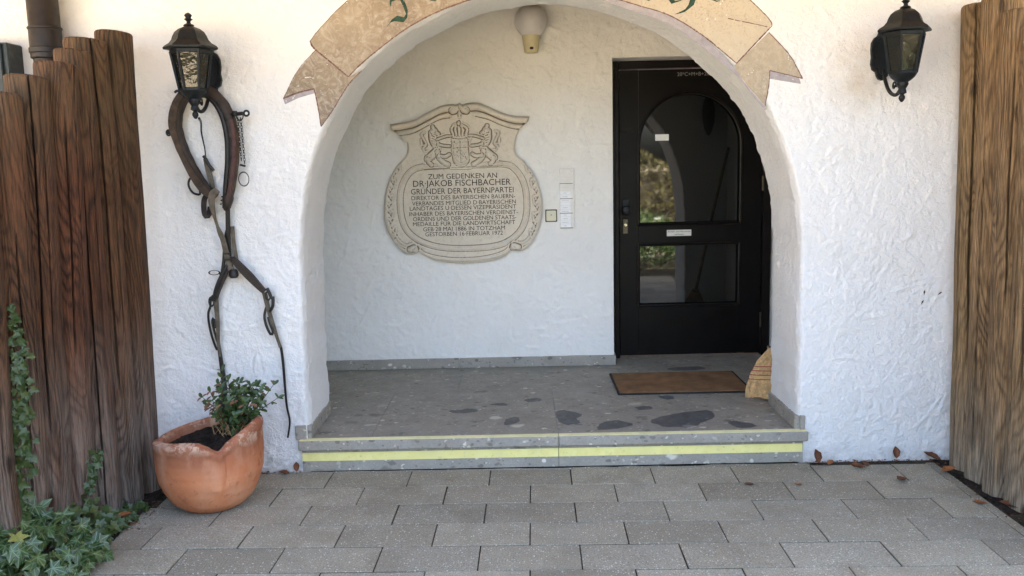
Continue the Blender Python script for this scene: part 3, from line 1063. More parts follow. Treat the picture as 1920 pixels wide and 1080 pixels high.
text_obj('chalk_writing', '20*C+M+B+20', 1.073, 1.285, 2.085, .024, YL - .0015, M['chalk'], dr)
sg = empty('door_sign', (1.09, YL, 1.03), 'white plate with two lines of black print on the middle rail of the black door', 'sign')
MB().box(1.006, 1.173, YL - .007, YL - .0005, 1.014, 1.056, .001).build('plate', M['white'], sg, smooth=False)
text_obj('lettering', 'Betteln und Hausieren', 1.012, 1.167, 1.040, .010, YL - .0080, M['darkink'], sg)
text_obj('lettering', 'verboten', 1.058, 1.120, 1.021, .010, YL - .0080, M['darkink'], sg)
st = MB().box(.929, 1.021, YL + .0175, YL + .0192, 1.662, 1.704).build('paper_sticker', M['paper'], None, smooth=False)
tag(st, 'blank white paper sticker on the arched glass of the door', 'sticker')

# ------------------------------------------------------------------ porch floor, step and yellow edges
pf = bpy.data.objects.new('porch_floor', None)
COL.objects.link(pf)
tag(pf, kind='structure')
xs = [-1.56, -.78, .171, .95, 1.74]
yss = [4.44, 5.05, YD + .1]
yss = [4.178 + .012, 5.04, YD + .1]
for j in range(2):
    xx = xs if j == 0 else [-1.56, -.40, .62, 1.74]
    for i in range(len(xx) - 1):
        g_ = .0005
        MB().box(xx[i] + g_, xx[i + 1] - g_, yss[j] + g_, yss[j + 1] - g_, ZF - .04, ZF, .001).build('floor_slab', M['floor'], pf, smooth=False)
TF = 4.130
for a_, b_ in ((-1.141, .1705), (.1725, 1.420)):
    MB().box(a_, b_, TF, 4.189, ZF - .050, ZF + .0005, .004).build('step_tread', M['step'], pf, smooth=False)
for a_, b_ in ((-1.131, .1705), (.1720, 1.404)):
    MB().box(a_, b_, 4.158, 4.178 + .06, .004, ZF - .0505, .001).build('step_riser', M['step'], pf, smooth=False)
for a_, b_ in ((-1.136, .1700), (.1730, 1.416)):
    MB().box(a_, b_, TF + .004, TF + .045, ZF + .001, ZF + .0025).build('yellow_strip', M['yellow2'], pf, smooth=False)
for a_, b_ in ((-1.130, .1700), (.1728, 1.400)):
    MB().box(a_, b_, 4.1548, 4.1575, .058, .1015).build('yellow_strip', M['yellow'], pf, smooth=False)
# dark pebbles and flakes showing in the polished conglomerate
CL = [[(.174, 4.568), (.235, 4.582), (.318, 4.505), (.283, 4.429), (.296, 4.361), (.242, 4.318), (.195, 4.36), (.174, 4.429)],
      [(.647, 4.357), (.752, 4.446), (.894, 4.515), (1.000, 4.527), (1.013, 4.399), (.939, 4.318), (.864, 4.243), (.785, 4.247), (.684, 4.289)],
      [(.397, 4.326), (.473, 4.387), (.552, 4.344), (.552, 4.28), (.455, 4.233), (.372, 4.231)],
      [(1.066, 4.329), (1.157, 4.304), (1.192, 4.239), (1.125, 4.21), (1.08, 4.228)],
      [(.788, 4.848), (.859, 4.842), (.867, 4.785), (.834, 4.753), (.794, 4.79)],
      [(-.094, 4.454), (-.037, 4.48), (-.023, 4.401), (-.079, 4.339), (-.107, 4.36)],
      [(-.42, 4.62), (-.30, 4.66), (-.26, 4.60), (-.36, 4.57)], [(.62, 4.62), (.70, 4.64), (.71, 4.58), (.64, 4.57)],
      [(.0, 4.82), (.08, 4.85), (.10, 4.79), (.03, 4.77)], [(-.20, 4.73), (-.12, 4.76), (-.10, 4.70)], [(.95, 5.50), (1.15, 5.55), (1.2, 5.47), (1.0, 5.44)]]
for pl in CL:
    c = np.mean(pl, 0)
    rough_pl = []
    P = spline(pl, 26, closed=True)
    for p in P:
        k = 1 + random.uniform(-.10, .06)
        rough_pl.append((c[0] + (p[0] - c[0]) * k, c[1] + (p[1] - c[1]) * k, ZF + .0006))
    b = MB()
    b.add(rough_pl, [tuple(range(len(rough_pl)))])
    o = b.build('stone_inclusion', M['clast'], pf, smooth=False)
    if o.data.polygons[0].normal.z < 0:
        o.data.flip_normals()

# ------------------------------------------------------------------ paving
DEL = .015442
cd, sd = math.cos(DEL), math.sin(DEL)
pv = bpy.data.objects.new('paving', None)
COL.objects.link(pv)
tag(pv, kind='structure')
PW, PD, Y0 = .400, .21669, 4.1407


def rot(x, y):
    return (x * cd + y * sd, -x * sd + y * cd)


pmesh = []
for k in range(4):
    b = MB().box(-PW / 2 + .0028, PW / 2 - .0028, -PD / 2 + .0042, PD / 2 - .0042, -.06, 0, .0012)
    me = bpy.data.meshes.new('paver')
    me.from_pydata(b.V, [], b.F)
    bm = bmesh.new()
    bm.from_mesh(me)
    bmesh.ops.recalc_face_normals(bm, faces=bm.faces[:])
    for v in bm.verts:
        v.co.x += random.uniform(-.0012, .0012)
        v.co.y += random.uniform(-.0012, .0012)
    bm.to_mesh(me)
    bm.free()
    me.materials.append(M['paver'])
    pmesh.append(me)
for r in range(0, 17):
    y = Y0 - PD * (r + .5)
    off = -.0375 + PW / 2 if r % 2 == 1 else .1626 + PW / 2
    shift = y * sd                       # the rows run a little askew to the wall
    xl = -1.74 - .18 * max(0, 3.75 - y) - .25 * (y < 3.3) - shift + .04 * math.sin(r * 2.1)
    xr = 2.004 - shift
    for k in range(-8, 8):
        a_, b_ = off + (k - .5) * PW, off + (k + .5) * PW
        if b_ < xl or a_ > xr - .02:
            continue
        if a_ < xl and b_ - xl < .08:
            continue
        a_ = max(a_, xl)
        b_ = min(b_, xr)
        if b_ - a_ > PW - .001:
            me = pmesh[random.randrange(4)]
        else:
            me = pmesh[0].copy()
            kk = (b_ - a_ - .005) / (PW - .005)
            for v in me.vertices:
                v.co.x *= kk
        wx, wy = rot((a_ + b_) / 2, y)
        o = bpy.data.objects.new('paver', me)
        COL.objects.link(o)
        o.parent = pv
        o.location = (wx, wy, random.uniform(-.0018, .0018))
        o.rotation_euler = (random.uniform(-.003, .003), random.uniform(-.003, .003), -DEL)
b = MB()
b.add([(-2.6, -2, -.0042), (2.7, -2, -.0042), (2.7, 4.19, -.0042), (-2.6, 4.19, -.0042)], [(0, 1, 2, 3)])
b.build('joint_bed', M['joint'], pv, smooth=False)
xs_ = np.linspace(-1.15, 1.43, 130)
wv = np.interp(xs_, np.linspace(-1.2, 1.5, 40), np.random.default_rng(2).uniform(-.004, .004, 40))
b = MB()
Vm = []
for i, x in enumerate(xs_):
    y0_ = Y0 - x * sd - .003
    Vm += [(x, y0_, -.004), (x, (y0_ + 4.155) / 2, .002 + wv[i] * .4), (x, 4.1535 + wv[i] * .6, -.001 + wv[i])]
b.add(Vm, [(3 * i + k, 3 * i + k + 1, 3 * i + k + 4, 3 * i + k + 3) for i in range(129) for k in range(2)])
b.build('mortar_joint', M['paver'], pv)
# right-hand edging stones along the paving
for i in range(6):
    y1 = 4.13 - i * .5
    MB().box(2.008, 2.052, y1 - .497, y1, -.06, -.001, .003).build('edging_stone', M['paver'], pv, smooth=False)

# ground beyond
gd = MB().add([(-150, -150, -.03), (150, -150, -.03), (150, 150, -.03), (-150, 150, -.03)], [(0, 1, 2, 3)]).build('ground', M['yard'], None, smooth=False)
tag(gd, kind='structure')


# soil strips along the two fences
def soil(x0, x1, y0, y1, top, seed):
    rng = np.random.default_rng(seed)
    nx, ny = int((x1 - x0) / .012), int((y1 - y0) / .012)
    X, Y = np.meshgrid(np.linspace(x0, x1, nx), np.linspace(y0, y1, ny), indexing='ij')
    Z = top + .012 * vnoise((nx, ny), 8, rng) + .006 * vnoise((nx, ny), 3, rng) + .003 * rng.uniform(-1, 1, (nx, ny))
    o = np_obj('soil', np.stack([X.ravel(), Y.ravel(), Z.ravel()], -1), grid_faces(nx, ny)[:, ::-1], M['soil'])
    return tag(o, kind='stuff')


s1 = soil(-2.55, -1.735, 2.3, 4.17, .004, 2)
tag(s1, 'dark soil strip at the foot of the left log fence', 'soil')
s2 = soil(2.056, 2.6, 2.3, 4.17, -.006, 4)
tag(s2, 'dark soil strip at the foot of the right log fence', 'soil')


# ------------------------------------------------------------------ log fences
def make_log(x_b, x_t, y, r, top, mat, root, crack, seed):
    rng = np.random.default_rng(seed)
    seg = 34
    ang = np.linspace(0, 2 * PI, seg, endpoint=False)
    cks = [] if crack is None else [crack + d_ for d_ in ((0, .62) if seed % 3 else (0, -.55, .48))]
    ca = cks[0] if cks else None
    # gather vertices round the drying crack
    if cks:
        base_ = np.linspace(0, 2 * PI, 40, endpoint=False)
        keep = [a for a in base_ if all(abs((a - c_ + PI) % (2 * PI) - PI) > .10 for c_ in cks)]
        ang = np.array(sorted([x % (2 * PI) for x in keep + [c_ + d_ for c_ in cks for d_ in (-.055, 0, .055)]]))
    n = len(ang)
    zs = np.concatenate([np.linspace(-.12, top - .014, 44), [top - .006, top - .001, top + .001]])
    V = []
    kz = np.cumsum(rng.normal(0, .05, len(zs))) * .25
    wobx = np.interp(zs, np.linspace(-.12, top, 7), rng.normal(0, .004, 7))
    ecc = rng.normal(0, .03)
    for i, z in enumerate(zs):
        rr = r * (1.0 + .06 * (1 - z / top))
        if i == len(zs) - 3:
            rr *= .985
        if i == len(zs) - 2:
            rr *= .93
        if i == len(zs) - 1:
            rr *= .84
        cx = x_b + (x_t - x_b) * max(z, 0) / top + wobx[i]
        for j, a in enumerate(ang):
            q = rr * (1 + .018 * math.sin(3 * a + seed) + .012 * math.sin(2 * a + z * 2 + seed) + ecc * math.cos(2 * a) + rng.normal(0, .004))
            for ci, c_ in enumerate(cks):
                if abs((a - c_ + PI) % (2 * PI) - PI) < .02:
                    lo_, hi_ = ((.25, 1.02), (.0, .72), (.4, .9))[(ci + seed) % 3]
                    q *= 1 - .42 * max(0.0, math.sin(PI * min(1, max(0, (z / top - lo_) / (hi_ - lo_))))) ** .5
            aa = a + (kz[i] * .35 if ca is not None else 0)
            V.append((cx + q * math.cos(aa), y + q * math.sin(aa), z + (.006 * math.cos(a - 4) if i >= len(zs) - 3 else 0)))
    F = []
    for i in range(len(zs) - 1):
        for k in range(n):
            k2 = (k + 1) % n
            F.append((i * n + k, i * n + k2, (i + 1) * n + k2, (i + 1) * n + k))
    c0 = (len(zs) - 1) * n
    V.append((x_t, y, top + .003))
    for k in range(n):
        F.append((c0 + k, c0 + (k + 1) % n, len(V) - 1))
    b = MB()
    loc = Vector((x_b, y, 0))
    me = bpy.data.meshes.new('log')
    me.from_pydata([Vector(v) - loc for v in V], [], F)
    clean(me, True, 50)
    me.materials.append(mat)
    o = bpy.data.objects.new('log', me)
    o.location = loc - root.location
    COL.objects.link(o)
    o.parent = root
    return o


lf = empty('log_fence', (-1.95, 3.5, 0), 'dark red-brown fence of upright round logs left of the flower pot', 'fence')
tops = [2.16, 2.107, 2.04, 1.97, 1.905, 1.83, 1.76, 1.70, 1.66]
bx = [-1.790, -1.815, -1.845, -1.880, -1.900, -1.915, -1.93, -1.945, -1.96]
txr = [-1.752, -1.795, -1.790, -1.765, -1.800, -1.835, -1.86, -1.88, -1.90]
crk = [None, -.85, -1.0, -.75, -.95, -.7, -1.0, None, -1]
for k in range(9):
    r = .079 + .006 * math.sin(k * 2.3)
    make_log(bx[k] - r, txr[k] - r, 3.985 - .158 * k, r, tops[k], M['logL'], lf, crk[k], 20 + k)
rf = empty('log_fence', (2.2, 3.5, 0), 'ochre-brown fence of upright round logs beyond the right lamp', 'fence')
tops = [2.195, 2.205, 2.115, 2.03, 1.97, 1.9, 1.84]
for k in range(7):
    r = .083 + .005 * math.sin(k * 1.9 + 1)
    make_log(2.098 + r + (.012 if k == 0 else 0), 2.053 + r, 4.062 - .166 * k, r, tops[k], M['logR'], rf, [3.9, 3.55, 3.95, 3.7, None, 3.8, 4][k], 60 + k)

# ------------------------------------------------------------------ downpipe and wall box at the far left
dp = empty('downpipe', (-2.19, 4.075, 0), 'dark brown rainwater pipe on the wall behind the left log fence', 'downpipe')
MB().lathe([(.060, -.02), (.060, 2.085)], 24, (-2.185, 4.075, 0)).build('lower_pipe', M['pipe'], dp)
MB().lathe([(.062, 2.06), (.0705, 2.066), (.0705, 2.20), (.068, 2.206), (.066, 3.05)], 24, (-2.185, 4.075, 0)).build('upper_pipe', M['pipe'], dp)
MB().lathe([(.0707, 2.193), (.0745, 2.197), (.0745, 2.203), (.0707, 2.207)], 24, (-2.185, 4.075, 0)).build('joint_ring', M['pipe'], dp)
MB().lathe([(.0707, 2.085), (.075, 2.089), (.075, 2.110), (.0707, 2.114)], 24, (-2.185, 4.075, 0)).build('clamp_band', M['pipe'], dp)
b = MB().tube([(-2.112, 4.06, 2.098), (-2.085, 4.06, 2.098)], .006, 8)
b.lathe([(.010, -.008), (.012, 0), (.010, .008)], 8, (-2.09, 4.06, 2.10))
b.build('clamp_bolt', M['iron'], dp)
wb = empty('wall_box', (-2.5, 4.17, 1.75), 'dark slate green metal box on the wall at the far left edge', 'box')
MB().box(-2.70, -2.352, 4.05, 4.172, 1.60, 2.140, .006).build('case', M['box'], wb, smooth=False)
MB().box(-2.69, -2.378, 4.034, 4.0495, 1.61, 2.135, .005).build('lid', M['box'], wb, smooth=False)


# ------------------------------------------------------------------ wall lanterns
def make_lantern(x, label, side):
    y = 3.93
    t = empty('wall_lantern', (x, y, 1.77), label, 'lamp', 'lanterns on either side of the arch')
    c = (x, y, 0)
    ph = rad(12) if side < 0 else rad(-2)
    MB().lathe([(.086, 2.066), (.117, 2.070), (.119, 2.078), (.112, 2.086), (.092, 2.098), (.080, 2.112), (.074, 2.128), (.064, 2.146), (.046, 2.160), (.026, 2.168), (.018, 2.172)],
               6, c, ph).build('roof', M['lamp'], t, ang=25)
    MB().lathe([(.016, 2.170), (.024, 2.173), (.020, 2.178), (.010, 2.182), (.008, 2.190), (.013, 2.196), (.019, 2.201), (.011, 2.206), (.013, 2.211), (.017, 2.217), (.012, 2.224), (.004, 2.229)],
               16, c).build('finial', M['lamp'], t)
    MB().lathe([(.060, 1.884), (.063, 1.888), (.063, 1.896), (.060, 1.900)], 6, c, ph).build('lower_rim', M['lamp'], t, ang=25)
    MB().lathe([(.087, 2.050), (.091, 2.053), (.092, 2.066), (.087, 2.068)], 6, c, ph).build('upper_rim', M['lamp'], t, ang=25)
    for k in range(6):
        a = ph + k * PI / 3
        ca, sa = math.cos(a), math.sin(a)
        MB().tube([(x + .0605 * ca, y + .0605 * sa, 1.892), (x + .0885 * ca, y + .0885 * sa, 2.060)], .0062, 6).build('corner_bar', M['lamp'], t)
        a2 = a + PI / 3
        b = MB()
        r0, r1, e = .057, .084, .003
        pts = []
        for rr, zz in ((r0, 1.898), (r1, 2.052)):
            for an in (a, a2):
                pts.append((x + rr * math.cos(an), y + rr * math.sin(an), zz))
        pin = []
        for rr, zz in ((r0 - e, 1.898), (r1 - e, 2.052)):
            for an in (a, a2):
                pin.append((x + rr * math.cos(an), y + rr * math.sin(an), zz))
        b.add(pts + pin, [(0, 1, 3, 2), (5, 4, 6, 7), (0, 4, 5, 1), (2, 3, 7, 6), (0, 2, 6, 4), (1, 5, 7, 3)])
        b.build('glass_pane', M['lampglass'], t, smooth=False)
    MB().lathe([(.012, 1.90), (.013, 1.94), (.022, 1.965), (.028, 1.985), (.024, 2.008), (.010, 2.022), (.003, 2.026)], 14, c).build('bulb', M['bulb'], t)
    MB().lathe([(.004, 1.764), (.009, 1.770), (.014, 1.780), (.013, 1.790), (.008, 1.796), (.011, 1.800), (.019, 1.804), (.018, 1.812), (.015, 1.822), (.021, 1.832), (.026, 1.842), (.024, 1.852), (.036, 1.860), (.050, 1.872), (.058, 1.886)],
               18, c).build('lower_cup', M['lamp'], t)
    # arm: from below the cup back to the wall plate
    arm = sp([(x, y + .012, 1.826), (x, y + .05, 1.802), (x, y + .10, 1.806), (x, y + .15, 1.835), (x, y + .19, 1.885), (x, y + .215, 1.93)], 20)
    b = MB().tube(arm, .0085, 8)
    curl = [(x, y + .085 + .022 * (1 - k / 16) * math.cos(rad(200) - k * .55), 1.842 + .022 * (1 - k / 16) * math.sin(rad(200) - k * .55)) for k in range(14)]
    b.tube(curl, .0045, 6)
    b.build('arm', M['lamp'], t)
    half = [(0, .125), (.018, .118), (.026, .100), (.040, .092), (.052, .070), (.054, .035), (.050, .0), (.054, -.030), (.046, -.055), (.030, -.066), (.026, -.085), (.014, -.100), (0, -.105)]
    pl = [(x + a, 1.985 + b2) for a, b2 in half] + [(x - a, 1.985 + b2) for a, b2 in half[::-1][1:-1]]
    pl = pl[::-1]
    b = MB().prism(pl, W - .030, W - .002)
    inner_ = [(x + (px - x) * .72, 1.985 + (pz - 1.985) * .76) for px, pz in pl]
    b.prism(inner_, W - .040, W - .0305)
    b.build('wall_plate', M['lamp'], t, smooth=False)
    return t


make_lantern(-1.460, 'old black lantern with pointed finial hanging above the horse collar', -1)
make_lantern(1.727, 'old black lantern mounted beside the right log fence', 1)

# ------------------------------------------------------------------ horse collar and harness on the left wall
hc = empty('horse_collar', (-1.48, 4.13, 1.40), 'old leather horse collar with hanging harness straps on the white wall', 'horse collar')
WY = W - .012


def yy(pts, y):
    return [(p[0], y if len(p) == 2 else p[2], p[1]) for p in pts]


cl = [(-1.462, 1.404), (-1.505, 1.445), (-1.554, 1.525), (-1.598, 1.624), (-1.622, 1.713), (-1.624, 1.770), (-1.606, 1.835), (-1.572, 1.882), (-1.515, 1.906), (-1.455, 1.895), (-1.405, 1.848), (-1.372, 1.780), (-1.358, 1.686), (-1.364, 1.580), (-1.382, 1.482), (-1.400, 1.405), (-1.414, 1.352)]
P = spline(cl, 70)
rr = [.020 + .012 * math.sin(PI * i / 69) ** .7 for i in range(70)]
b = MB()
b.tube([(p[0], WY - .045 - .01 * math.sin(PI * i / 69), p[1]) for i, p in enumerate(P)], [r * (1 + .03 * math.sin(i * 1.7)) for i, r in enumerate(rr)], 14)
b.build('collar_pad', M['leather'], hc)
# inner roll and the wooden hames, one on each limb
PL = spline(cl[:8], 34)
PR = spline(cl[9:], 34)
tl_ = np.gradient(PL, axis=0)
b = MB()
b.strap([(p[0] - .004, WY - .083, p[1]) for p in PL], [.036 + .008 * math.sin(i * .3) for i in range(34)], .016)
b.build('hame', M['hame'], hc)
b = MB()
b.tube([(p[0] + .020 - .012 * (i / 33) ** 3, WY - .058, p[1]) for i, p in enumerate(PR)], [.013 * min(1, .35 + (33 - i) / 9) for i in range(34)], 10)
b.build('hame', M['hame'], hc, label='dark wooden right hame')
b = MB()
b.strap([(p[0] + .012 + .010 * (1 - i / 33), WY - .088, p[1]) for i, p in enumerate(PR) if 8 < i < 31], .020, .010)
b.build('edge_strap', M['redstrap'], hc)
b = MB()
b.tube([(p[0] - .024 + .016 * (i / 33) ** 3, WY - .072, p[1]) for i, p in enumerate(PR)], [.012 * min(1, .3 + (33 - i) / 9) for i in range(34)], 8)
b.build('inner_roll', M['black'], hc)
for i in range(4, 30, 5):
    b = MB().ring((PR[i][0], WY - .058, PR[i][1]), .040, .006, .0035, 'y', 18, 6)
    b.V = [(v[0], WY - .058 + (v[1] - WY + .058), v[2]) for v in b.V]
    V0 = MB().lathe([(.0045, 0), (.006, .003), (.002, .006)], 8)
    b = MB().add([(PR[i][0] - .002 + v[0], WY - .086 - v[2], PR[i][1] + v[1]) for v in V0.V], V0.F)
    b.build('stud', M['iron'], hc)
b = MB().tube(sp([(-1.392, WY - .055, 1.425), (-1.398, WY - .062, 1.395), (-1.408, WY - .058, 1.362), (-1.420, WY - .05, 1.340)], 12), [.017, .021, .024, .026, .026, .025, .024, .022, .020, .017, .013, .007], 14)
b.build('collar_tip', M['leather'], hc)
for z_ in (1.405, 1.388, 1.370):
    MB().ring((-1.402 - (1.405 - z_) * .25, WY - .06, z_), .026, .006, .004, 'y', 22, 6).build('lacing', M['black'], hc)
# iron fittings
b = MB().tube([(-1.362, WY - .07, 1.790), (-1.325, WY - .075, 1.792), (-1.295, WY - .08, 1.794)], .009, 8)
b.ring((-1.277, WY - .08, 1.794), .012, .012, .005, 'y', 16, 6)
b.lathe([(.010, -.012), (.013, 0), (.010, .012)], 10, (-1.332, WY - .075, 1.794))
b.build('hook_bolt', M['iron'], hc)
for x0_, z0_, x1_, z1_ in ((-1.312, 1.775, -1.307, 1.560), (-1.326, 1.775, -1.322, 1.575)):
    n = 17
    for k in range(n):
        u = (k + .5) / n
        c = (x0_ + (x1_ - x0_) * u, WY - .06, z0_ + (z1_ - z0_) * u)
        b = MB().ring(c, .0052 if k % 2 else .003, .0085, .0016, 'y' if k % 2 else 'x', 10, 5)
        b.build('chain_link', M['iron'], hc)
MB().ring((-1.315, WY - .062, 1.782), .016, .018, .003, 'y', 18, 6).build('ring', M['iron'], hc)
MB().tube([(-1.330, WY - .06, 1.555), (-1.305, WY - .06, 1.548)], .005, 8).build('chain_toggle', M['iron'], hc)
MB().ring((-1.320, WY - .05, 1.487), .025, .033, .003, 'y', 26, 6).build('ring', M['iron'], hc)
b = MB().tube(sp([(-1.545, WY - .05, 1.500), (-1.575, WY - .05, 1.498), (-1.588, WY - .05, 1.465), (-1.570, WY - .05, 1.428), (-1.538, WY - .05, 1.418), (-1.535, WY - .05, 1.435)], 22), .0055, 8)
b.build('ring', M['iron'], hc, label='open iron loop on the left limb')
b = MB().box(-1.665, -1.615, WY - .075, WY - .05, 1.705, 1.722, .004)
b.ring((-1.660, WY - .06, 1.713), .011, .013, .004, 'y', 14, 6)
b.build('buckle', M['iron'], hc)
MB().tube(sp([(-1.580, WY - .07, 1.898), (-1.600, WY - .07, 1.906), (-1.612, WY - .07, 1.898)], 8), .006, 6).build('buckle', M['iron'], hc)
# cord hanging from the lamp through the collar with a pale strap
MB().tube(sp([(-1.452, 3.95, 1.768), (-1.485, 4.06, 1.755), (-1.512, 4.13, 1.71), (-1.504, 4.135, 1.64), (-1.502, 4.135, 1.585)], 18), [.006 - .003 * i / 17 for i in range(18)], 6).build('cord', M['black'], hc)
MB().tube(sp([(-1.510, 4.13, 1.600), (-1.498, 4.125, 1.585), (-1.488, 4.13, 1.560), (-1.478, 4.13, 1.545), (-1.466, 4.13, 1.530)], 14), .0075, 7).build('cord_knot', M['black'], hc)
MB().strap(sp([(-1.508, 4.140, 1.588), (-1.500, 4.142, 1.545), (-1.488, 4.145, 1.48), (-1.478, 4.148, 1.43)], 14), [.020 + .008 * math.sin(i * .25) for i in range(14)], .004).build('strap', M['leather2'], hc, label='pale worn strap inside the collar')
# straps below the collar
MB().strap(sp([(-1.498, 4.13, 1.43), (-1.512, 4.10, 1.395), (-1.516, 4.095, 1.345), (-1.508, 4.09, 1.318), (-1.495, 4.10, 1.322), (-1.497, 4.13, 1.36)], 22), .030, .005, [(-.2, -1, .1)] * 22).build('strap', M['leather'], hc)
MB().strap(sp([(-1.440, 4.085, 1.440), (-1.458, 4.06, 1.415), (-1.461, 4.055, 1.36), (-1.449, 4.08, 1.26), (-1.437, 4.10, 1.20), (-1.430, 4.11, 1.140), (-1.414, 4.11, 1.063), (-1.398, 4.11, 1.028)], 40),
            [.032, .036, .036, .036, .035, .034, .033, .031, .029, .027, .024, .021, .019, .017, .015, .014, .014, .015, .018, .022, .025, .027, .027, .027, .027, .027, .027, .027, .027, .028, .029, .030, .030, .030, .030, .030, .030, .030, .030, .028], .007).build('strap', M['leather2'], hc, label='pale twisted strap in front of the collar tip')
MB().strap(sp([(-1.405, 4.11, 1.385), (-1.412, 4.12, 1.30), (-1.420, 4.13, 1.22), (-1.424, 4.135, 1.12), (-1.420, 4.14, 1.06)], 24), .024, .006).build('strap', M['black'], hc)
MB().strap(sp([(-1.400, 4.14, 1.26), (-1.400, 4.142, 1.20), (-1.396, 4.142, 1.14), (-1.390, 4.142, 1.085)], 16), .020, .005).build('strap', M['leather2'], hc)
MB().strap(sp([(-1.428, 4.14, 1.24), (-1.446, 4.145, 1.16), (-1.456, 4.145, 1.09), (-1.468, 4.14, 1.025)], 18), .016, .006).build('strap', M['black'], hc)
MB().lathe([(.016, 0), (.024, .01), (.022, .03), (.014, .042)], 12, (-1.397, 4.105, 1.012)).build('buckle', M['black'], hc)
MB().box(-1.436, -1.400, 4.098, 4.112, 1.098, 1.106, .002).build('strap_keeper', M['black'], hc)
MB().box(-1.440, -1.404, 4.098, 4.112, 1.128, 1.135, .002).build('strap_keeper', M['black'], hc)
b = MB().ring((-1.502, 4.135, 1.036), .026, .011, .004, 'y', 20, 6)
b.build('ring', M['iron'], hc)
MB().tube(sp([(-1.475, 4.13, 1.03), (-1.45, 4.125, 1.035), (-1.43, 4.13, 1.05)], 8), .005, 6).build('ring_tongue', M['iron'], hc)
# left trace
MB().strap(sp([(-1.415, 4.12, 1.085), (-1.440, 4.115, 1.045), (-1.470, 4.115, .99), (-1.492, 4.115, .94), (-1.503, 4.12, .902)], 22), [.026 + .010 * math.sin(PI * i / 21) for i in range(22)], .014).build('trace_strap', M['leather'], hc)
MB().tube(sp([(-1.428, 4.108, 1.075), (-1.455, 4.10, 1.025), (-1.482, 4.10, .97), (-1.498, 4.105, .925)], 16), .007, 7).build('trace_piping', M['black'], hc)
MB().strap(sp([(-1.500, 4.12, .905), (-1.499, 4.12, .86), (-1.501, 4.125, .77), (-1.506, 4.13, .68), (-1.502, 4.14, .60)], 22), [.028 - .016 * i / 21 for i in range(22)], .005).build('strap', M['leather2'], hc)
MB().strap(sp([(-1.509, 4.135, .695), (-1.504, 4.14, .60), (-1.498, 4.14, .50), (-1.493, 4.12, .42), (-1.488, 4.04, .345), (-1.480, 3.95, .30)], 26), [.016 + .014 * min(1, i / 14) for i in range(26)], .008).build('strap', M['black'], hc)
MB().tube(sp([(-1.512, 4.125, .925), (-1.524, 4.12, .905), (-1.528, 4.12, .87), (-1.540, 4.12, .84), (-1.545, 4.13, .789), (-1.537, 4.135, .719), (-1.519, 4.14, .650), (-1.508, 4.14, .665), (-1.516, 4.13, .72), (-1.528, 4.13, .79), (-1.520, 4.13, .81), (-1.512, 4.13, .76)], 48), .006, 6).build('thong', M['black'], hc)
b = MB().ring((-1.520, 4.115, .895), .012, .022, .005, 'y', 14, 6)
b.box(-1.525, -1.490, 4.10, 4.115, .898, .912, .003)
b.build('buckle', M['black'], hc)
# right trace
MB().strap(sp([(-1.420, 4.12, 1.100), (-1.395, 4.11, 1.098), (-1.362, 4.108, 1.06), (-1.322, 4.108, 1.015), (-1.282, 4.11, .968), (-1.256, 4.115, .938)], 24), [.026 + .016 * math.sin(PI * i / 23) for i in range(24)], .016).build('trace_strap', M['leather'], hc)
MB().strap(sp([(-1.258, 4.12, .935), (-1.252, 4.12, .895), (-1.243, 4.125, .839), (-1.221, 4.13, .737), (-1.203, 4.14, .655)], 20), [.026 - .010 * i / 19 for i in range(20)], .005).build('strap', M['leather2'], hc)
MB().strap(sp([(-1.213, 4.14, .690), (-1.200, 4.145, .640), (-1.196, 4.15, .528), (-1.195, 4.15, .44), (-1.192, 4.15, .352), (-1.182, 4.15, .269), (-1.197, 4.15, .186)], 36), [.015 - .006 * i / 35 for i in range(36)], .004).build('strap', M['black'], hc)
MB().tube(sp([(-1.243, 4.12, .955), (-1.232, 4.115, .932), (-1.222, 4.115, .905), (-1.216, 4.115, .915), (-1.219, 4.115, .87), (-1.237, 4.12, .839)], 20), .008, 7).build('thong', M['black'], hc)
MB().strap(sp([(-1.248, 4.13, .88), (-1.262, 4.13, .845), (-1.269, 4.13, .808), (-1.260, 4.13, .759), (-1.239, 4.12, .724), (-1.229, 4.12, .740), (-1.243, 4.13, .775), (-1.252, 4.135, .81)], 30), .013, .006).build('thong', M['black'], hc)
b = MB().ring((-1.240, 4.112, .918), .012, .020, .005, 'y', 14, 6)
b.build('buckle', M['black'], hc)
MB().tube([(-1.46, W + .01, 1.90), (-1.46, 4.10, 1.905)], .006, 8).build('wall_nail', M['iron'], hc)

# ------------------------------------------------------------------ terracotta pot with its shrub
PX, PY = -1.443, 3.762
pot = empty('flower_pot', (PX, PY, 0), 'terracotta pot with petal rim and dark soil left of the step', 'flower pot')


def pot_rim(phi):
    d = math.degrees(phi)
    k = [(-180, .322), (-150, .333), (-120, .346), (-95, .356), (-82, .352), (-72, .333), (-65, .313), (-61, .306), (-57, .316), (-50, .340), (-40, .360), (-20, .385), (0, .398), (25, .392), (60, .372), (90, .362), (120, .343), (150, .330), (180, .322)]
    xs_, ys_ = zip(*k)
    return float(np.interp(d, xs_, ys_))


def pot_r(t):
    pr = [(0, .118), (.02, .134), (.06, .158), (.14, .190), (.28, .219), (.45, .240), (.62, .246), (.80, .246), (.88, .244), (.915, .249), (.96, .251), (1.0, .246)]
    a, b_ = zip(*pr)
    return float(np.interp(t, a, b_)) * .945


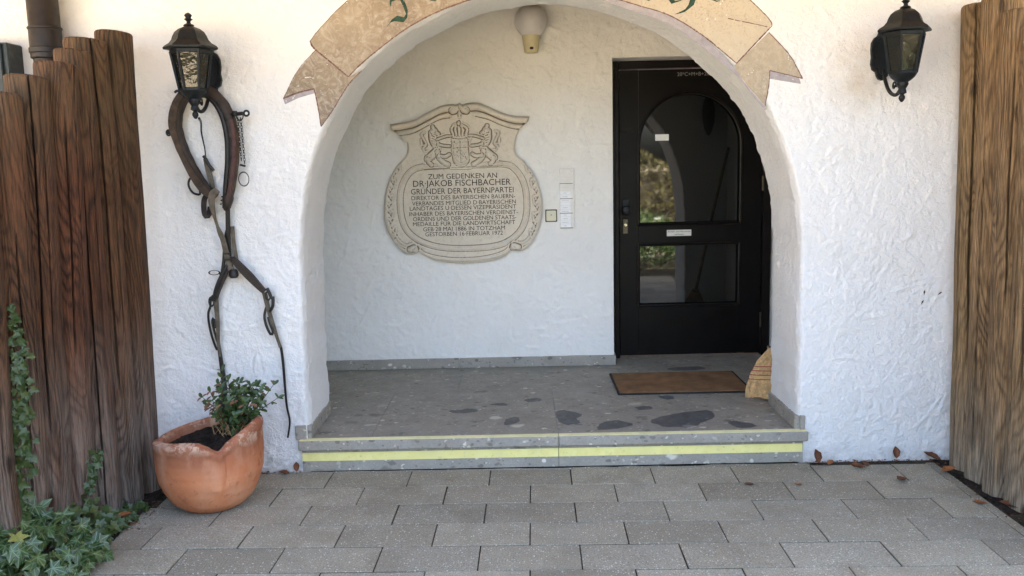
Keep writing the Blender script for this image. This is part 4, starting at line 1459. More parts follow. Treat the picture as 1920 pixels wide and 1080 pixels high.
NP = 180
NT_ = 34
V = []
for i in range(NT_ + 1):
    t = i / NT_
    for k in range(NP):
        phi = -PI + 2 * PI * k / NP
        zr = pot_rim(phi)
        z = zr * t
        cr = rad(-62 + 12 * (1 - t) ** 1.5 * -1 + 10 * math.sin(t * 2.6))
        dphi = phi - cr
        lip = .0055 / (1 + math.exp(dphi * 70)) * min(1, t * 1.6)
        groove = -.006 * math.exp(-(dphi / .022) ** 2) * min(1, t * 1.5)
        r = pot_r(t) + lip + groove + .0025 * math.sin(z * 190) * .25 + .003 * math.sin(phi * 2 + 1)
        V.append((r * math.cos(phi), r * math.sin(phi), z))
lipprof = [(.995, -.005, .012), (.985, -.018, .017), (.965, -.034, .010), (.90, -.040, -.012), (.85, -.038, -.06), (.80, -.038, -.10)]
for s, dr_, dz in lipprof:
    for k in range(NP):
        phi = -PI + 2 * PI * k / NP
        zr = pot_rim(phi)
        r = pot_r(1.0) + dr_ + .003 * math.sin(phi * 2 + 1)
        V.append((r * math.cos(phi), r * math.sin(phi), zr + dz - .012 + .004))
nr = NT_ + 1 + len(lipprof)
F = []
for i in range(nr - 1):
    for k in range(NP):
        k2 = (k + 1) % NP
        F.append((i * NP + k, i * NP + k2, (i + 1) * NP + k2, (i + 1) * NP + k))
F.append(tuple(range(NP))[::-1])
b = MB()
b.add([(v[0] + PX, v[1] + PY, v[2] + .001) for v in V], F)
b.build('bowl', M['terracotta'], pot, fix=False)
# soil in the pot
ns, na = 40, 90
Vs = [(PX, PY, .309)]
Fs = []
rng_ = np.random.default_rng(8)
for i in range(1, ns):
    for k in range(na):
        phi = 2 * PI * k / na
        r = .199 * i / (ns - 1)
        zt = .309 + .012 * math.cos(phi) + .012 * math.sin(phi) * r / .2 + .008 * math.sin(r * 30 + 2 * phi) + rng_.normal(0, .0028) - (.01 if i == ns - 1 else 0)
        Vs.append((PX + r * math.cos(phi), PY + r * math.sin(phi), zt))
for k in range(na):
    Fs.append((0, 1 + k, 1 + (k + 1) % na))
for i in range(1, ns - 1):
    for k in range(na):
        k2 = (k + 1) % na
        Fs.append((1 + (i - 1) * na + k, 1 + i * na + k, 1 + i * na + k2, 1 + (i - 1) * na + k2))
b = MB()
b.add(Vs, Fs)
b.build('potting_soil', M['soil'], pot, ang=80, fix=False)

shrub = empty('potted_shrub', (-1.375, 3.83, .30), 'small evergreen shrub growing in the terracotta pot', 'shrub')


def leaf_mesh(name, outline, mat, fold=.15, curl=.1):
    n = len(outline)
    V = [(0, 0, 0)]
    for (x, y) in outline:
        V.append((x, y, abs(x) * fold - curl * y * y))
    F = [(0, 1 + i, 1 + (i + 1) % n) for i in range(n)]
    me = bpy.data.meshes.new(name)
    me.from_pydata(V, [], F)
    clean(me, True, 60)
    me.materials.append(mat)
    return me


def place(me, name, root, pos, nrm, up, size):
    n = Vector(nrm).normalized()
    u = Vector(up)
    u = (u - n * u.dot(n))
    u = u.normalized() if u.length > 1e-4 else n.orthogonal().normalized()
    s = u.cross(n)
    m = Matrix(((s.x, u.x, n.x), (s.y, u.y, n.y), (s.z, u.z, n.z)))
    o = bpy.data.objects.new(name, me)
    COL.objects.link(o)
    o.parent = root
    o.location = Vector(pos) - root.location
    o.rotation_euler = m.to_euler()
    o.scale = (size, size, size)
    return o


ob = [(0, -.15), (.16, .1), (.25, .45), (.22, .75), (.1, .96), (0, 1.0), (-.1, .96), (-.22, .75), (-.25, .45), (-.16, .1)]
lm = [leaf_mesh('leaf', ob, M['box_leaf'], .25, .15), leaf_mesh('leaf', ob, M['box_leaf'], .1, -.1)]
lmd = leaf_mesh('leaf', ob, M['dryleaf'], .5, .3)
rs = random.Random(4)
nleaf = 0
tips = [(-1.375, .625, 3.80), (-1.345, .585, 3.78), (-1.40, .56, 3.80), (-1.30, .565, 3.80), (-1.255, .545, 3.81), (-1.215, .535, 3.83), (-1.155, .545, 3.83), (-1.135, .485, 3.82), (-1.20, .475, 3.76), (-1.26, .49, 3.74), (-1.325, .50, 3.72), (-1.44, .525, 3.80), (-1.485, .495, 3.82), (-1.445, .475, 3.76), (-1.38, .47, 3.70), (-1.30, .44, 3.72), (-1.35, .54, 3.90), (-1.26, .52, 3.92), (-1.24, .43, 3.78), (-1.36, .56, 3.74), (-1.28, .53, 3.76), (-1.41, .50, 3.74), (-1.20, .51, 3.80)]
for ti, (tx_, tz_, ty_) in enumerate(tips):
    base = (-1.365 + rs.uniform(-.035, .035), 3.83 + rs.uniform(-.03, .03), .305)
    mid = ((base[0] * .6 + tx_ * .4) + rs.uniform(-.02, .02), (base[1] * .6 + ty_ * .4), base[2] * .4 + tz_ * .6 - .015)
    path = sp([base, mid, (tx_, ty_, tz_)], 10)
    MB().tube(path, [.0042 - .003 * i / 9 for i in range(10)], 5).build('branch', M['twig'], shrub)
    dry = tz_ < .50 and tx_ < -1.42
    for i in range(3, 10):
        for s_ in range(2 if i > 4 else 1):
            if nleaf >= 285:
                break
            p = Vector(path[i])
            t = (Vector(path[min(i + 1, 9)]) - Vector(path[i - 1])).normalized()
            a = rs.uniform(0, 2 * PI)
            side = t.orthogonal()
            side.rotate(Matrix.Rotation(a, 3, t))
            up = (t * .5 + side).normalized()
            nrm = (t - side * .5 + Vector((0, -.5, .6)))
            place(lmd if dry or rs.random() < .10 else lm[rs.randrange(2)], 'leaf', shrub, p, nrm, up, rs.uniform(.024, .040))
            nleaf += 1
        if i == 9 and nleaf < 285:
            place(lm[0], 'leaf', shrub, path[9], (t.x * .2, -.8, .5), t, .032)
            nleaf += 1
Vv, Ff = [], []
for k in range(190):
    a, h = rs.uniform(0, 2 * PI), rs.random()
    q = Vector((-1.335 + math.cos(a) * rs.uniform(.0, .11) + .05 * h, 3.81 + math.sin(a) * rs.uniform(0, .08), .345 + .21 * h))
    n_ = Vector((rs.gauss(0, .6), rs.gauss(-.4, .5), rs.gauss(.5, .4))).normalized()
    u_ = n_.orthogonal()
    u_.rotate(Matrix.Rotation(rs.uniform(0, 6.3), 3, n_))
    w_ = u_.cross(n_)
    sz = rs.uniform(.016, .030)
    k0 = len(Vv)
    for v in lm[0].vertices:
        Vv.append(q + (w_ * v.co.x + u_ * v.co.y + n_ * v.co.z) * sz)
    Ff += [tuple(i + k0 for i in pgn.vertices) for pgn in lm[0].polygons]
o = MB().add(Vv, Ff).build('inner_leaves', M['box_leaf'], shrub, fix=False)
o['kind'] = 'stuff'
# thin dry stalks at the foot of the shrub
b = MB()
for k in range(46):
    x, y = -1.36 + rs.gauss(0, .035), 3.80 + rs.gauss(0, .03)
    b.tube([(x, y, .29), (x + rs.gauss(0, .012), y + rs.gauss(0, .012), .33), (x + rs.gauss(0, .03), y + rs.gauss(0, .03), .36 + rs.uniform(0, .05))], [.0012, .0010, .0006], 4)
o = b.build('dry_stalks', M['straw'], shrub)
o['kind'] = 'stuff'

# ------------------------------------------------------------------ ivy
ivy = empty('ivy', (-2.0, 3.3, 0), 'dark green ivy creeping up the left log fence and over the paving edge', 'ivy')


def ivy_outline(k):
    r_ = random.Random(k)
    pts = []
    lob = [(-150, .34), (-128, .62), (-105, .42), (-70, .82), (-42, .48), (-22, .75), (0, 1.08), (22, .75), (42, .48), (70, .82), (105, .42), (128, .62), (150, .34), (180, .16)]
    for a, r in lob:
        r *= r_.uniform(.9, 1.1)
        pts.append((math.sin(rad(a)) * r * .62, math.cos(rad(a)) * r * .62))
    return pts


iv = [leaf_mesh('ivy_leaf', ivy_outline(k), M['ivyv'], .18 + .05 * (k % 3), .25) for k in range(5)]
ivy_y = [leaf_mesh('ivy_leaf', ivy_outline(k + 9), M['ivyy'], .2, .2) for k in range(2)]
spots = []
ri = random.Random(21)


def mound(n, x0, x1, y0, y1, zmax, s0, s1):
    for _ in range(n):
        u, v = ri.random(), ri.random()
        y = y0 + (y1 - y0) * v
        xr = x1
        x = x0 + (xr - x0) * u
        h = zmax * (1 - u) ** .6 * ri.uniform(.3, 1)
        spots.append((x, y, h + .015, (ri.gauss(.35, .35), ri.gauss(-.55, .4), ri.uniform(.3, 1)), ri.uniform(s0, s1)))


# strand climbing the sixth log, second strand, carpet and near mound
strandA = spline([(-1.890, 3.09, 1.06), (-1.875, 3.09, .95), (-1.880, 3.08, .82), (-1.885, 3.08, .70), (-1.890, 3.08, .58), (-1.90, 3.08, .47), (-1.93, 3.07, .36), (-1.95, 3.06, .25)], 100)
for k, p in enumerate(strandA):
    wdt = .012 + .045 * (k / 99) ** .6
    for _ in range(2 if k > 15 else 1):
        spots.append((p[0] + ri.gauss(0, wdt * .6), p[1] - abs(ri.gauss(0, .012)) + .012, p[2] + ri.gauss(0, .014), (ri.gauss(.3, .3), -1, ri.gauss(.35, .3)), ri.uniform(.026, .044) + .010 * k / 99))
strandB = spline([(-1.828, 3.51, .345), (-1.845, 3.50, .29), (-1.862, 3.49, .23), (-1.885, 3.48, .165), (-1.93, 3.46, .10), (-1.95, 3.44, .05)], 42)
for k, p in enumerate(strandB):
    for _ in range(2):
        spots.append((p[0] + ri.gauss(0, .008 + .026 * k / 41), p[1] - abs(ri.gauss(0, .015)) - .005, p[2] + ri.gauss(0, .012), (ri.gauss(.3, .3), -1, ri.gauss(.4, .3)), ri.uniform(.026, .046)))
mound(250, -2.08, -1.68, 2.90, 3.22, .36, .055, .092)
mound(260, -2.10, -1.73, 3.18, 3.50, .27, .042, .070)
mound(120, -1.98, -1.735, 3.45, 3.72, .045, .036, .060)
mound(220, -2.14, -1.90, 2.86, 3.30, .44, .042, .075)
spots.sort(key=lambda s: -(s[4] / math.hypot(s[0], s[1])) - (.004 if s[1] < 3.2 else 0))
seen = spots[:296]
rest = spots[296:]
for i, (x, y, z, n_, s) in enumerate(seen):
    me = ivy_y[i % 2] if (ri.random() < .06 or (z > .30 and z < .42 and ri.random() < .3)) else iv[ri.randrange(5)]
    place(me, 'ivy_leaf', ivy, (x, y, z), n_, (ri.gauss(.1, .5), ri.gauss(-.3, .3), ri.gauss(-.6, .5)), s)
Vv, Ff = [], []
for (x, y, z, n_, s) in rest:
    me = iv[ri.randrange(5)]
    n = Vector(n_).normalized()
    u = Vector((ri.gauss(0, .6), ri.gauss(-.3, .3), ri.gauss(-.5, .5)))
    u = (u - n * u.dot(n)).normalized()
    sd_ = u.cross(n)
    k0 = len(Vv)
    for v in me.vertices:
        Vv.append(Vector((x, y, z)) + (sd_ * v.co.x + u * v.co.y + n * v.co.z) * s)
    for pgn in me.polygons:
        Ff.append(tuple(i + k0 for i in pgn.vertices))
b = MB()
b.add(Vv, Ff)
o = b.build('small_leaves', M['ivy'], ivy, fix=False)
o['kind'] = 'stuff'
for pts in (strandA[::6], strandB[::4]):
    MB().tube([(p[0], p[1] + .012, p[2]) for p in pts], .004, 5).build('stem', M['twig'], ivy)
MB().tube(sp([(-2.03, 3.35, .10), (-1.93, 3.25, .14), (-1.86, 3.22, .09)], 10), .003, 5).build('stem', M['twig'], ivy)

# ------------------------------------------------------------------ commemorative stone
pq = empty('memorial_plaque', (-.37, YB, .88), 'pale carved stone memorial tablet with coat of arms and inscription on the porch wall', 'plaque')
OR = [(-.374, 1.929), (-.352, 1.914), (-.329, 1.924), (-.26, 1.926), (-.191, 1.901), (-.105, 1.861), (-.02, 1.836), (.078, 1.830), (.067, 1.800), (.022, 1.766), (-.008, 1.710), (-.022, 1.645), (-.012, 1.590), (.044, 1.535), (.105, 1.447), (.142, 1.342), (.152, 1.236), (.134, 1.131), (.097, 1.043), (.043, .977), (-.004, .957), (-.057, .963), (-.078, .948), (-.100, .928), (-.165, .903), (-.272, .888), (-.375, .883)]
OL = [(-.374, 1.929), (-.396, 1.914), (-.43, 1.920), (-.503, 1.908), (-.592, 1.866), (-.68, 1.824), (-.831, 1.800), (-.822, 1.769), (-.746, 1.733), (-.720, 1.674), (-.733, 1.600), (-.797, 1.53), (-.854, 1.434), (-.888, 1.295), (-.887, 1.154), (-.842, 1.047), (-.775, .967), (-.715, .951), (-.665, .965), (-.640, .945), (-.574, .909), (-.485, .892), (-.375, .883)]


def seg_spline(L, sharp):
    out = []
    cur = [L[0]]
    for p in L[1:]:
        cur.append(p)
        if p in sharp or p == L[-1]:
            out += [tuple(q) for q in spline(cur, max(4, len(cur) * 9))][:-1] if len(cur) > 2 else [cur[0], tuple((np.array(cur[0]) + cur[1]) / 2)]
            cur = [p]
    return out


sharpR = [(-.352, 1.914), (.078, 1.830), (.067, 1.800), (-.057, .963), (-.100, .928)]
sharpL = [(-.396, 1.914), (-.831, 1.800), (-.822, 1.769), (-.665, .965), (-.574, .909)]
OUT = seg_spline(OR, sharpR) + seg_spline(OL, sharpL)[::-1]
OUT = [p for i, p in enumerate(OUT) if i == 0 or math.dist(p, OUT[i - 1]) > 1e-4]
Po = np.array(OUT)
cs = np.concatenate([[0], np.cumsum(np.linalg.norm(np.diff(np.vstack([Po, Po[:1]]), axis=0), axis=1))])
NPQ = 760
u = np.linspace(0, cs[-1], NPQ, endpoint=False)
Pc = np.vstack([Po, Po[:1]])
B = np.stack([np.interp(u, cs, Pc[:, 0]), np.interp(u, cs, Pc[:, 1])], -1)
# carving drawn into a height field
pr = .0022
px0, pz0 = -.92, .86
pnx, pnz = int(1.12 / pr), int(1.10 / pr)
GX, GZ = np.meshgrid(px0 + np.arange(pnx) * pr, pz0 + np.arange(pnz) * pr)
HQ = np.zeros((pnz, pnx))


def dist_poly(pts, R_):
    P = np.array(pts, float)
    x0, x1 = P[:, 0].min() - R_, P[:, 0].max() + R_
    z0, z1 = P[:, 1].min() - R_, P[:, 1].max() + R_
    i0, i1 = max(0, int((x0 - px0) / pr)), min(pnx, int((x1 - px0) / pr) + 1)
    j0, j1 = max(0, int((z0 - pz0) / pr)), min(pnz, int((z1 - pz0) / pr) + 1)
    gx, gz = GX[j0:j1, i0:i1], GZ[j0:j1, i0:i1]
    d = np.full(gx.shape, 9.0)
    for a, b_ in zip(P[:-1], P[1:]):
        ab = b_ - a
        t = np.clip(((gx - a[0]) * ab[0] + (gz - a[1]) * ab[1]) / max(ab @ ab, 1e-12), 0, 1)
        d = np.minimum(d, np.hypot(gx - a[0] - t * ab[0], gz - a[1] - t * ab[1]))
    return (slice(j0, j1), slice(i0, i1)), d


def ridge(pts, w, h, smooth=True):
    P = spline(pts, max(6, int(len(pts) * 6))) if smooth and len(pts) > 2 else pts
    sl, d = dist_poly(P, w * 3)
    HQ[sl] += h * np.exp(-(d / w) ** 2)


def blob(pts, w, h, smooth=True):
    P = spline(pts, max(6, int(len(pts) * 6))) if smooth and len(pts) > 2 else pts
    sl, d = dist_poly(P, w * 1.3)
    HQ[sl] = np.maximum(HQ[sl], h * np.sqrt(np.clip(1 - (d / w) ** 2, 0, 1)))
    HQ[sl] -= .0045 * np.exp(-((d - w * 1.08) / .0045) ** 2)


field = [(-.604, 1.522), (-.359, 1.526), (-.114, 1.526), (-.027, 1.492), (.034, 1.379), (.040, 1.204), (-.014, 1.081), (-.145, 1.005), (-.376, .988), (-.57, 1.009), (-.710, 1.079), (-.770, 1.187), (-.772, 1.363), (-.711, 1.483)]
fs = spline(field, 160, closed=True)
sl, d = dist_poly(np.vstack([fs, fs[:1]]), 1.5)
ins = np.zeros(HQ.shape, bool)
for a, b_ in zip(fs, np.roll(fs, -1, axis=0)):
    c = (a[1] > GZ) != (b_[1] > GZ)
    with np.errstate(divide='ignore', invalid='ignore'):
        ins ^= c & (GX < (b_[0] - a[0]) * (GZ - a[1]) / (b_[1] - a[1]) + a[0])
dd = np.full(HQ.shape, 9.0)
dd[sl] = d
sg_ = np.where(ins, -dd, dd)
HQ -= .009 / (1 + np.exp((sg_ + .012) / .004))                 # sunk inscription field
HQ += .006 * np.exp(-((sg_ - .006) / .007) ** 2) - .0035 * np.exp(-((sg_ - .024) / .004) ** 2) - .004 * np.exp(-((sg_ + .016) / .004) ** 2)
# cornice with its two scrolls
cornL = [(-.81, 1.788), (-.68, 1.808), (-.60, 1.845), (-.51, 1.888), (-.44, 1.900), (-.405, 1.893)]
cornR = [(.058, 1.815), (-.02, 1.820), (-.105, 1.845), (-.19, 1.884), (-.27, 1.906), (-.345, 1.895)]
for cpts in (cornL, cornR):
    blob(cpts, .030, .020)
    ridge([(p[0], p[1] - .034) for p in cpts], .005, -.006)
    ridge([(p[0], p[1] - .050) for p in cpts[:-1]], .012, .008)
    ridge([(p[0], p[1] - .068) for p in cpts[:-1]], .005, -.005)
blob([(-.405, 1.893), (-.405, 1.880), (-.42, 1.876)], .022, .022)
blob([(-.345, 1.893), (-.345, 1.880), (-.33, 1.876)], .022, .022)
ridge([(-.375, 1.925), (-.375, 1.86)], .010, .012)
ridge([(-.375, 1.865), (-.375, 1.835)], .006, .006)


def c(cx, cy):
    x = -.374 + (770 + cx / 8 - 864) * .003487
    return (x, 1.929 - (195 + cy / 8 - 193) * .003487)


def Cs(*a):
    return [c(a[i], a[i + 1]) for i in range(0, len(a), 2)]


# base ledge under the arms
ridge(Cs(200, 935, 500, 925, 1000, 915, 1360, 905), .006, .007)
ridge(Cs(200, 955, 700, 945, 1360, 925), .004, -.005)
# shield
blob(Cs(740, 540, 740, 620, 745, 720, 755, 800), .052, .013)
ridge(Cs(600, 480, 640, 560, 620, 660, 640, 760, 680, 840, 755, 885, 830, 850, 890, 770, 905, 650, 890, 560, 920, 470), .0045, .005)
for k in range(4):
    ridge(Cs(700 + k * 30, 640 + k * 22, 770 + k * 22, 760 + k * 18), .003, -.003)
ridge(Cs(640, 650, 860, 640), .003, -.003)
ridge(Cs(745, 540, 750, 860), .003, -.003)
# crown
blob(Cs(655, 465, 745, 478, 840, 462), .016, .014)
for k, xx in enumerate((630, 680, 735, 795, 855)):
    blob(Cs(650 + k * 46, 455, xx, 370 - 10 * (2 - abs(k - 2)), 700 + k * 18, 312), .010, .012)
blob(Cs(735, 300, 735, 275), .010, .014)
ridge(Cs(615, 350, 660, 305, 740, 290, 830, 305, 880, 350), .005, .006)


def lion(mx):
    f = lambda *a: Cs(*[(mx - a[i] if mx else a[i]) if i % 2 == 0 else a[i] for i in range(len(a))])
    blob(f(345, 420, 350, 520, 400, 620, 400, 700), .026, .016)          # neck, back, trunk
    blob(f(360, 390, 380, 420), .022, .019)                               # head
    blob(f(410, 425, 428, 435), .012, .017)                               # muzzle
    blob(f(345, 330, 355, 350), .012, .012)                               # crown of the lion
    blob(f(400, 520, 480, 490, 560, 470, 615, 470), .008, .012)           # raised paw
    blob(f(420, 590, 500, 610, 590, 620), .009, .012)                     # second fore paw
    blob(f(390, 690, 310, 760, 260, 800), .024, .016)                     # thigh
    blob(f(260, 800, 270, 850, 310, 890), .014, .014)                     # shank, foot
    blob(f(410, 700, 430, 790, 500, 860, 560, 890), .016, .014)
    blob(f(430, 760, 520, 770, 580, 740), .012, .010)
    ridge(f(280, 680, 220, 690, 200, 640, 240, 590, 210, 520, 180, 440, 220, 410), .006, .009)   # tail
    ridge(f(240, 590, 180, 590, 170, 520), .005, .006)
    for k in range(5):
        ridge(f(330, 430 + 35 * k, 380, 450 + 35 * k, 410, 490 + 35 * k), .003, -.004)
    ridge(f(400, 470, 470, 460, 500, 440), .004, .006)


lion(0)
lion(1500)
_cz = (np.abs(GX + .374) < .25) & (GZ > 1.575) & (GZ < 1.80) & (HQ > .004)
HQ += _cz * (.0028 * vnoise(HQ.shape, 7, np.random.default_rng(31)) + .0016 * vnoise(HQ.shape, 3.5, np.random.default_rng(32)))
# leaf sprays down both flanks
for k in range(11):
    u_ = k / 10
    for (sx, pts) in ((1, [(.02, 1.60), (.075, 1.49), (.105, 1.36), (.110, 1.22), (.085, 1.08)]), (-1, [(-.77, 1.56), (-.815, 1.47), (-.845, 1.34), (-.850, 1.20), (-.822, 1.07)])):
        q = spline(pts, 60)[int(u_ * 59)]
        s_ = 1 if k % 2 else -1
        ridge([(q[0], q[1]), (q[0] + .018 * s_, q[1] + .020), (q[0] + .016 * s_, q[1] - .022), (q[0] - .006, q[1] - .034)], .0045, .006 if sx > 0 else .0045)
        ridge([(q[0] - .012 * s_, q[1] + .014), (q[0] + .006 * s_, q[1] - .012)], .0035, -.005)
# lower volutes and border
for sx in (1, -1):
    f = (lambda x: x) if sx > 0 else (lambda x: -.742 - x)
    blob([(f(-.015), .985), (f(-.040), .995), (f(-.050), .985)], .020, .014)
    ridge([(f(.095), 1.12), (f(.06), 1.05), (f(.01), 1.015), (f(-.045), 1.025), (f(-.058), .995), (f(-.035), .975)], .006, .008)
    ridge([(f(.11), 1.09), (f(.07), 1.02), (f(.02), .99)], .005, -.005)
    ridge([(f(-.075), .975), (f(-.10), .95), (f(-.17), .927), (f(-.28), .911), (f(-.375), .908)], .006, .007)
    ridge([(f(-.085), .99), (f(-.11), .967), (f(-.18), .944), (f(-.28), .928), (f(-.375), .925)], .004, -.004)
HQ *= 1.15
HQ += .0006 * vnoise(HQ.shape, 6, np.random.default_rng(3)) + .0004 * vnoise(HQ.shape, 2.2, np.random.default_rng(4))


def hq(x, z):
    u_ = np.clip((x - px0) / pr, 0, pnx - 1.001)
    v_ = np.clip((z - pz0) / pr, 0, pnz - 1.001)
    i, j = v_.astype(int), u_.astype(int)
    fy, fx = v_ - i, u_ - j
    return (HQ[i, j] * (1 - fx) + HQ[i, j + 1] * fx) * (1 - fy) + (HQ[i + 1, j] * (1 - fx) + HQ[i + 1, j + 1] * fx) * fy


PCX, PCZ = -.372, 1.40
TQ = .052
fr = np.concatenate([[0.002], np.linspace(.02, .965, 205), [.975, .985, .993, .998, 1.0]])
rows_ = []
for f_ in fr:
    q = np.array([PCX, PCZ]) + (B - [PCX, PCZ]) * f_
    e = max(0, (f_ - .955) / .045)
    y = YB - TQ - hq(q[:, 0], q[:, 1]) * (1 - e ** 3) + .016 * e ** 2.5
    rows_.append(np.stack([q[:, 0], y, q[:, 1]], -1))
rows_.append(np.stack([B[:, 0], np.full(NPQ, YB - .004), B[:, 1]], -1))
Vq = np.concatenate(rows_)
gf = []
n_r = len(rows_)
i, j = np.meshgrid(np.arange(n_r - 1), np.arange(NPQ), indexing='ij')
j2 = (j + 1) % NPQ
Fq = np.stack([(i * NPQ + j).ravel(), (i * NPQ + j2).ravel(), ((i + 1) * NPQ + j2).ravel(), ((i + 1) * NPQ + j).ravel()], -1)
o = np_obj('tablet', Vq, Fq, M['stone'], pq)
if np.mean([p.normal.y for p in o.data.polygons][5000:9000]) > 0:
    o.data.flip_normals()
TXT = [('ZUM GEDENKEN AN', -.593, -.143, 1.4426, .033), ('DR·JAKOB FISCHBACHER', -.693, -.054, 1.3955, .040), ('GRÜNDER DER BAYERNPARTEI', -.709, -.037, 1.346, .036),
       ('DIREKTOR DES BAYERISCHEN BAUERN-', -.707, -.027, 1.3085, .027), ('VERBANDES MITGLIED D·BAYERISCHEN', -.705, -.024, 1.2725, .027),
       ('LANDTAGES U·DESSEN VIZEPRÄSIDENT', -.721, -.022, 1.240, .027), ('INHABER DES BAYERISCHEN VERDIENST-', -.726, -.012, 1.2045, .027),
       ('ORDENS UND DER GOLDENEN STAATS-', -.702, -.023, 1.1705, .027), ('MEDAILLE FÜR DIE LANDWIRTSCHAFT', -.704, -.031, 1.1375, .027),
       ('GEB·28·MAI 1886 IN TOTZHAM', -.638, -.099, 1.1025, .027), ('GESTORBEN 16·FEBRUAR 1972', -.625, -.114, 1.0695, .027)]
for s, a, b_, z, cp in TXT:
    text_obj('inscription', s, a, b_, z, cp, YB - TQ + .0092, M['carve'], pq, bold=.0)
    # letters lie on the sunk field

# ------------------------------------------------------------------ bell panel, switch, porch lamp
bp = empty('name_panel', (.313, YB, 1.10), 'narrow upright panel of white name strips right of the stone tablet', 'name panel')
MB().box(.264, .362, YB - .016, YB - .004, 1.098, 1.492, .002).build('backing', M['acryl'], bp, smooth=False)
for k in range(16):
    z1 = 1.488 - k * .0240
    filled = k >= 6
    MB().box(.268, .336, YB - .0195, YB - .0162, z1 - .0215, z1, .0008).build('name_strip', M['paper'] if filled else M['acryl'], bp, smooth=False)
    MB().box(.340, .358, YB - .0195, YB - .0162, z1 - .0215, z1, .0008).build('side_strip', M['acryl'], bp, smooth=False)
    if filled and k not in (9,):
        w_ = .010 + .012 * ((k * 7) % 3) / 2
        text_obj('print', ['nnnnn', 'mnnm', 'nmnnn'][k % 3], .300 - w_, .300 + w_, z1 - .0135, .005, YB - .0197, M['ink'], bp)
for z in (1.392, 1.293, 1.198, 1.101):
    MB().box(.266, .350, YB - .0215, YB - .0196, z, z + .0035).build('divider', M['metal'], bp, smooth=False)
sw = empty('bell_switch', (.207, YB, 1.14), 'square cream bell switch between the stone tablet and the name panel', 'switch')
MB().box(.168, .246, YB - .016, YB - .002, 1.144, 1.226, .003).build('frame', M['metal'], sw, smooth=False)
MB().box(.175, .239, YB - .022, YB - .0162, 1.151, 1.219, .004).build('rocker', M['cream'], sw, smooth=False)
MB().box(.2035, .2105, YB - .0235, YB - .0222, 1.188, 1.193).build('marker', M['darkink'], sw, smooth=False)

wlp = empty('porch_lamp', (.097, 5.56, 2.22), 'opal globe wall lamp with cream holder under the crown of the arch', 'lamp')
prof = [(.052, 2.328)] + [(.103 * math.sin(PI * (.16 + .84 * k / 16)) ** .85 if k < 16 else .004, 2.328 + .175 * (1 - math.cos(PI * k / 16)) / 2) for k in range(1, 17)]
prof = [(.054, 2.328), (.066, 2.336), (.082, 2.355), (.095, 2.380), (.102, 2.410), (.102, 2.436), (.094, 2.466), (.076, 2.490), (.045, 2.506), (.01, 2.510)]
MB().lathe(prof, 28, (.097, 5.555, 0)).build('globe', M['globe'], wlp)
MB().lathe([(.038, 2.222), (.044, 2.226), (.049, 2.27), (.056, 2.318), (.057, 2.330), (.050, 2.334)], 24, (.095, 5.565, 0)).build('holder', M['holder'], wlp)
MB().box(.062, .128, 5.575, YB - .002, 2.232, 2.325, .006).build('mount', M['holder'], wlp, smooth=False)
V0 = MB().lathe([(.013, 0), (.012, .003)], 14)
MB().add([(.097 + v[0], 5.565 - .0475 - v[2], 2.246 + v[1] * .7) for v in V0.V], V0.F).build('screw_hole', M['chip'], wlp)

# dark lantern on the inner side of the arch wall, only caught by the door glass
il = empty('wall_ornament', (1.55, W + TH + .05, 1.9), 'dark wall ornament on the inner face of the arch wall', 'ornament')
MB().lathe([(.01, 1.72), (.03, 1.76), (.05, 1.84), (.055, 1.93), (.04, 2.0), (.02, 2.05), (.005, 2.1)], 10, (1.55, W + TH + .06, 0)).build('body', M['lamp'], il)

# ------------------------------------------------------------------ doormat and broom
dm = empty('doormat', (.95, 5.1, ZF), 'brown coir doormat with dark rubber edge in front of the door', 'doormat')
MB().box(.566, 1.335, 4.882, 5.352, ZF + .002, ZF + .013, .003).build('coir_surface', M['mat'], dm, smooth=False)
b = MB()
b.box(.555, .5655, 4.872, 5.362, ZF + .001, ZF + .011)
b.box(1.3355, 1.346, 4.872, 5.362, ZF + .001, ZF + .011)
b.box(.566, 1.335, 4.872, 4.8815, ZF + .001, ZF + .010)
b.box(.566, 1.335, 5.3525, 5.362, ZF + .001, ZF + .011)
b.build('rubber_edge', M['matedge'], dm, smooth=False)

br = empty('broom', (1.44, 4.75, ZF), 'straw broom with red stitching leaning behind the right pier of the arch', 'broom')
rb = random.Random(6)
n1_, n0_ = Vector((1.440, 4.78, .470)), Vector((1.405, 4.70, ZF + .004))
ax = (n1_ - n0_).normalized()
side = Vector((.82, -.57, 0)).normalized()
side = (side - ax * side.dot(ax)).normalized()
nor = side.cross(ax)
L_ = (n1_ - n0_).length


def head_pt(t, u_, v_):
    # t 0 at the brush tips, 1 at the neck
    hw = np.interp(t, [0, .25, .5, .75, .9, 1], [.155, .148, .126, .088, .045, .022])
    ht = np.interp(t, [0, .3, .7, .9, 1], [.030, .030, .030, .028, .022])
    return n0_ + ax * (t * L_) + side * (u_ * hw) + nor * (v_ * ht)


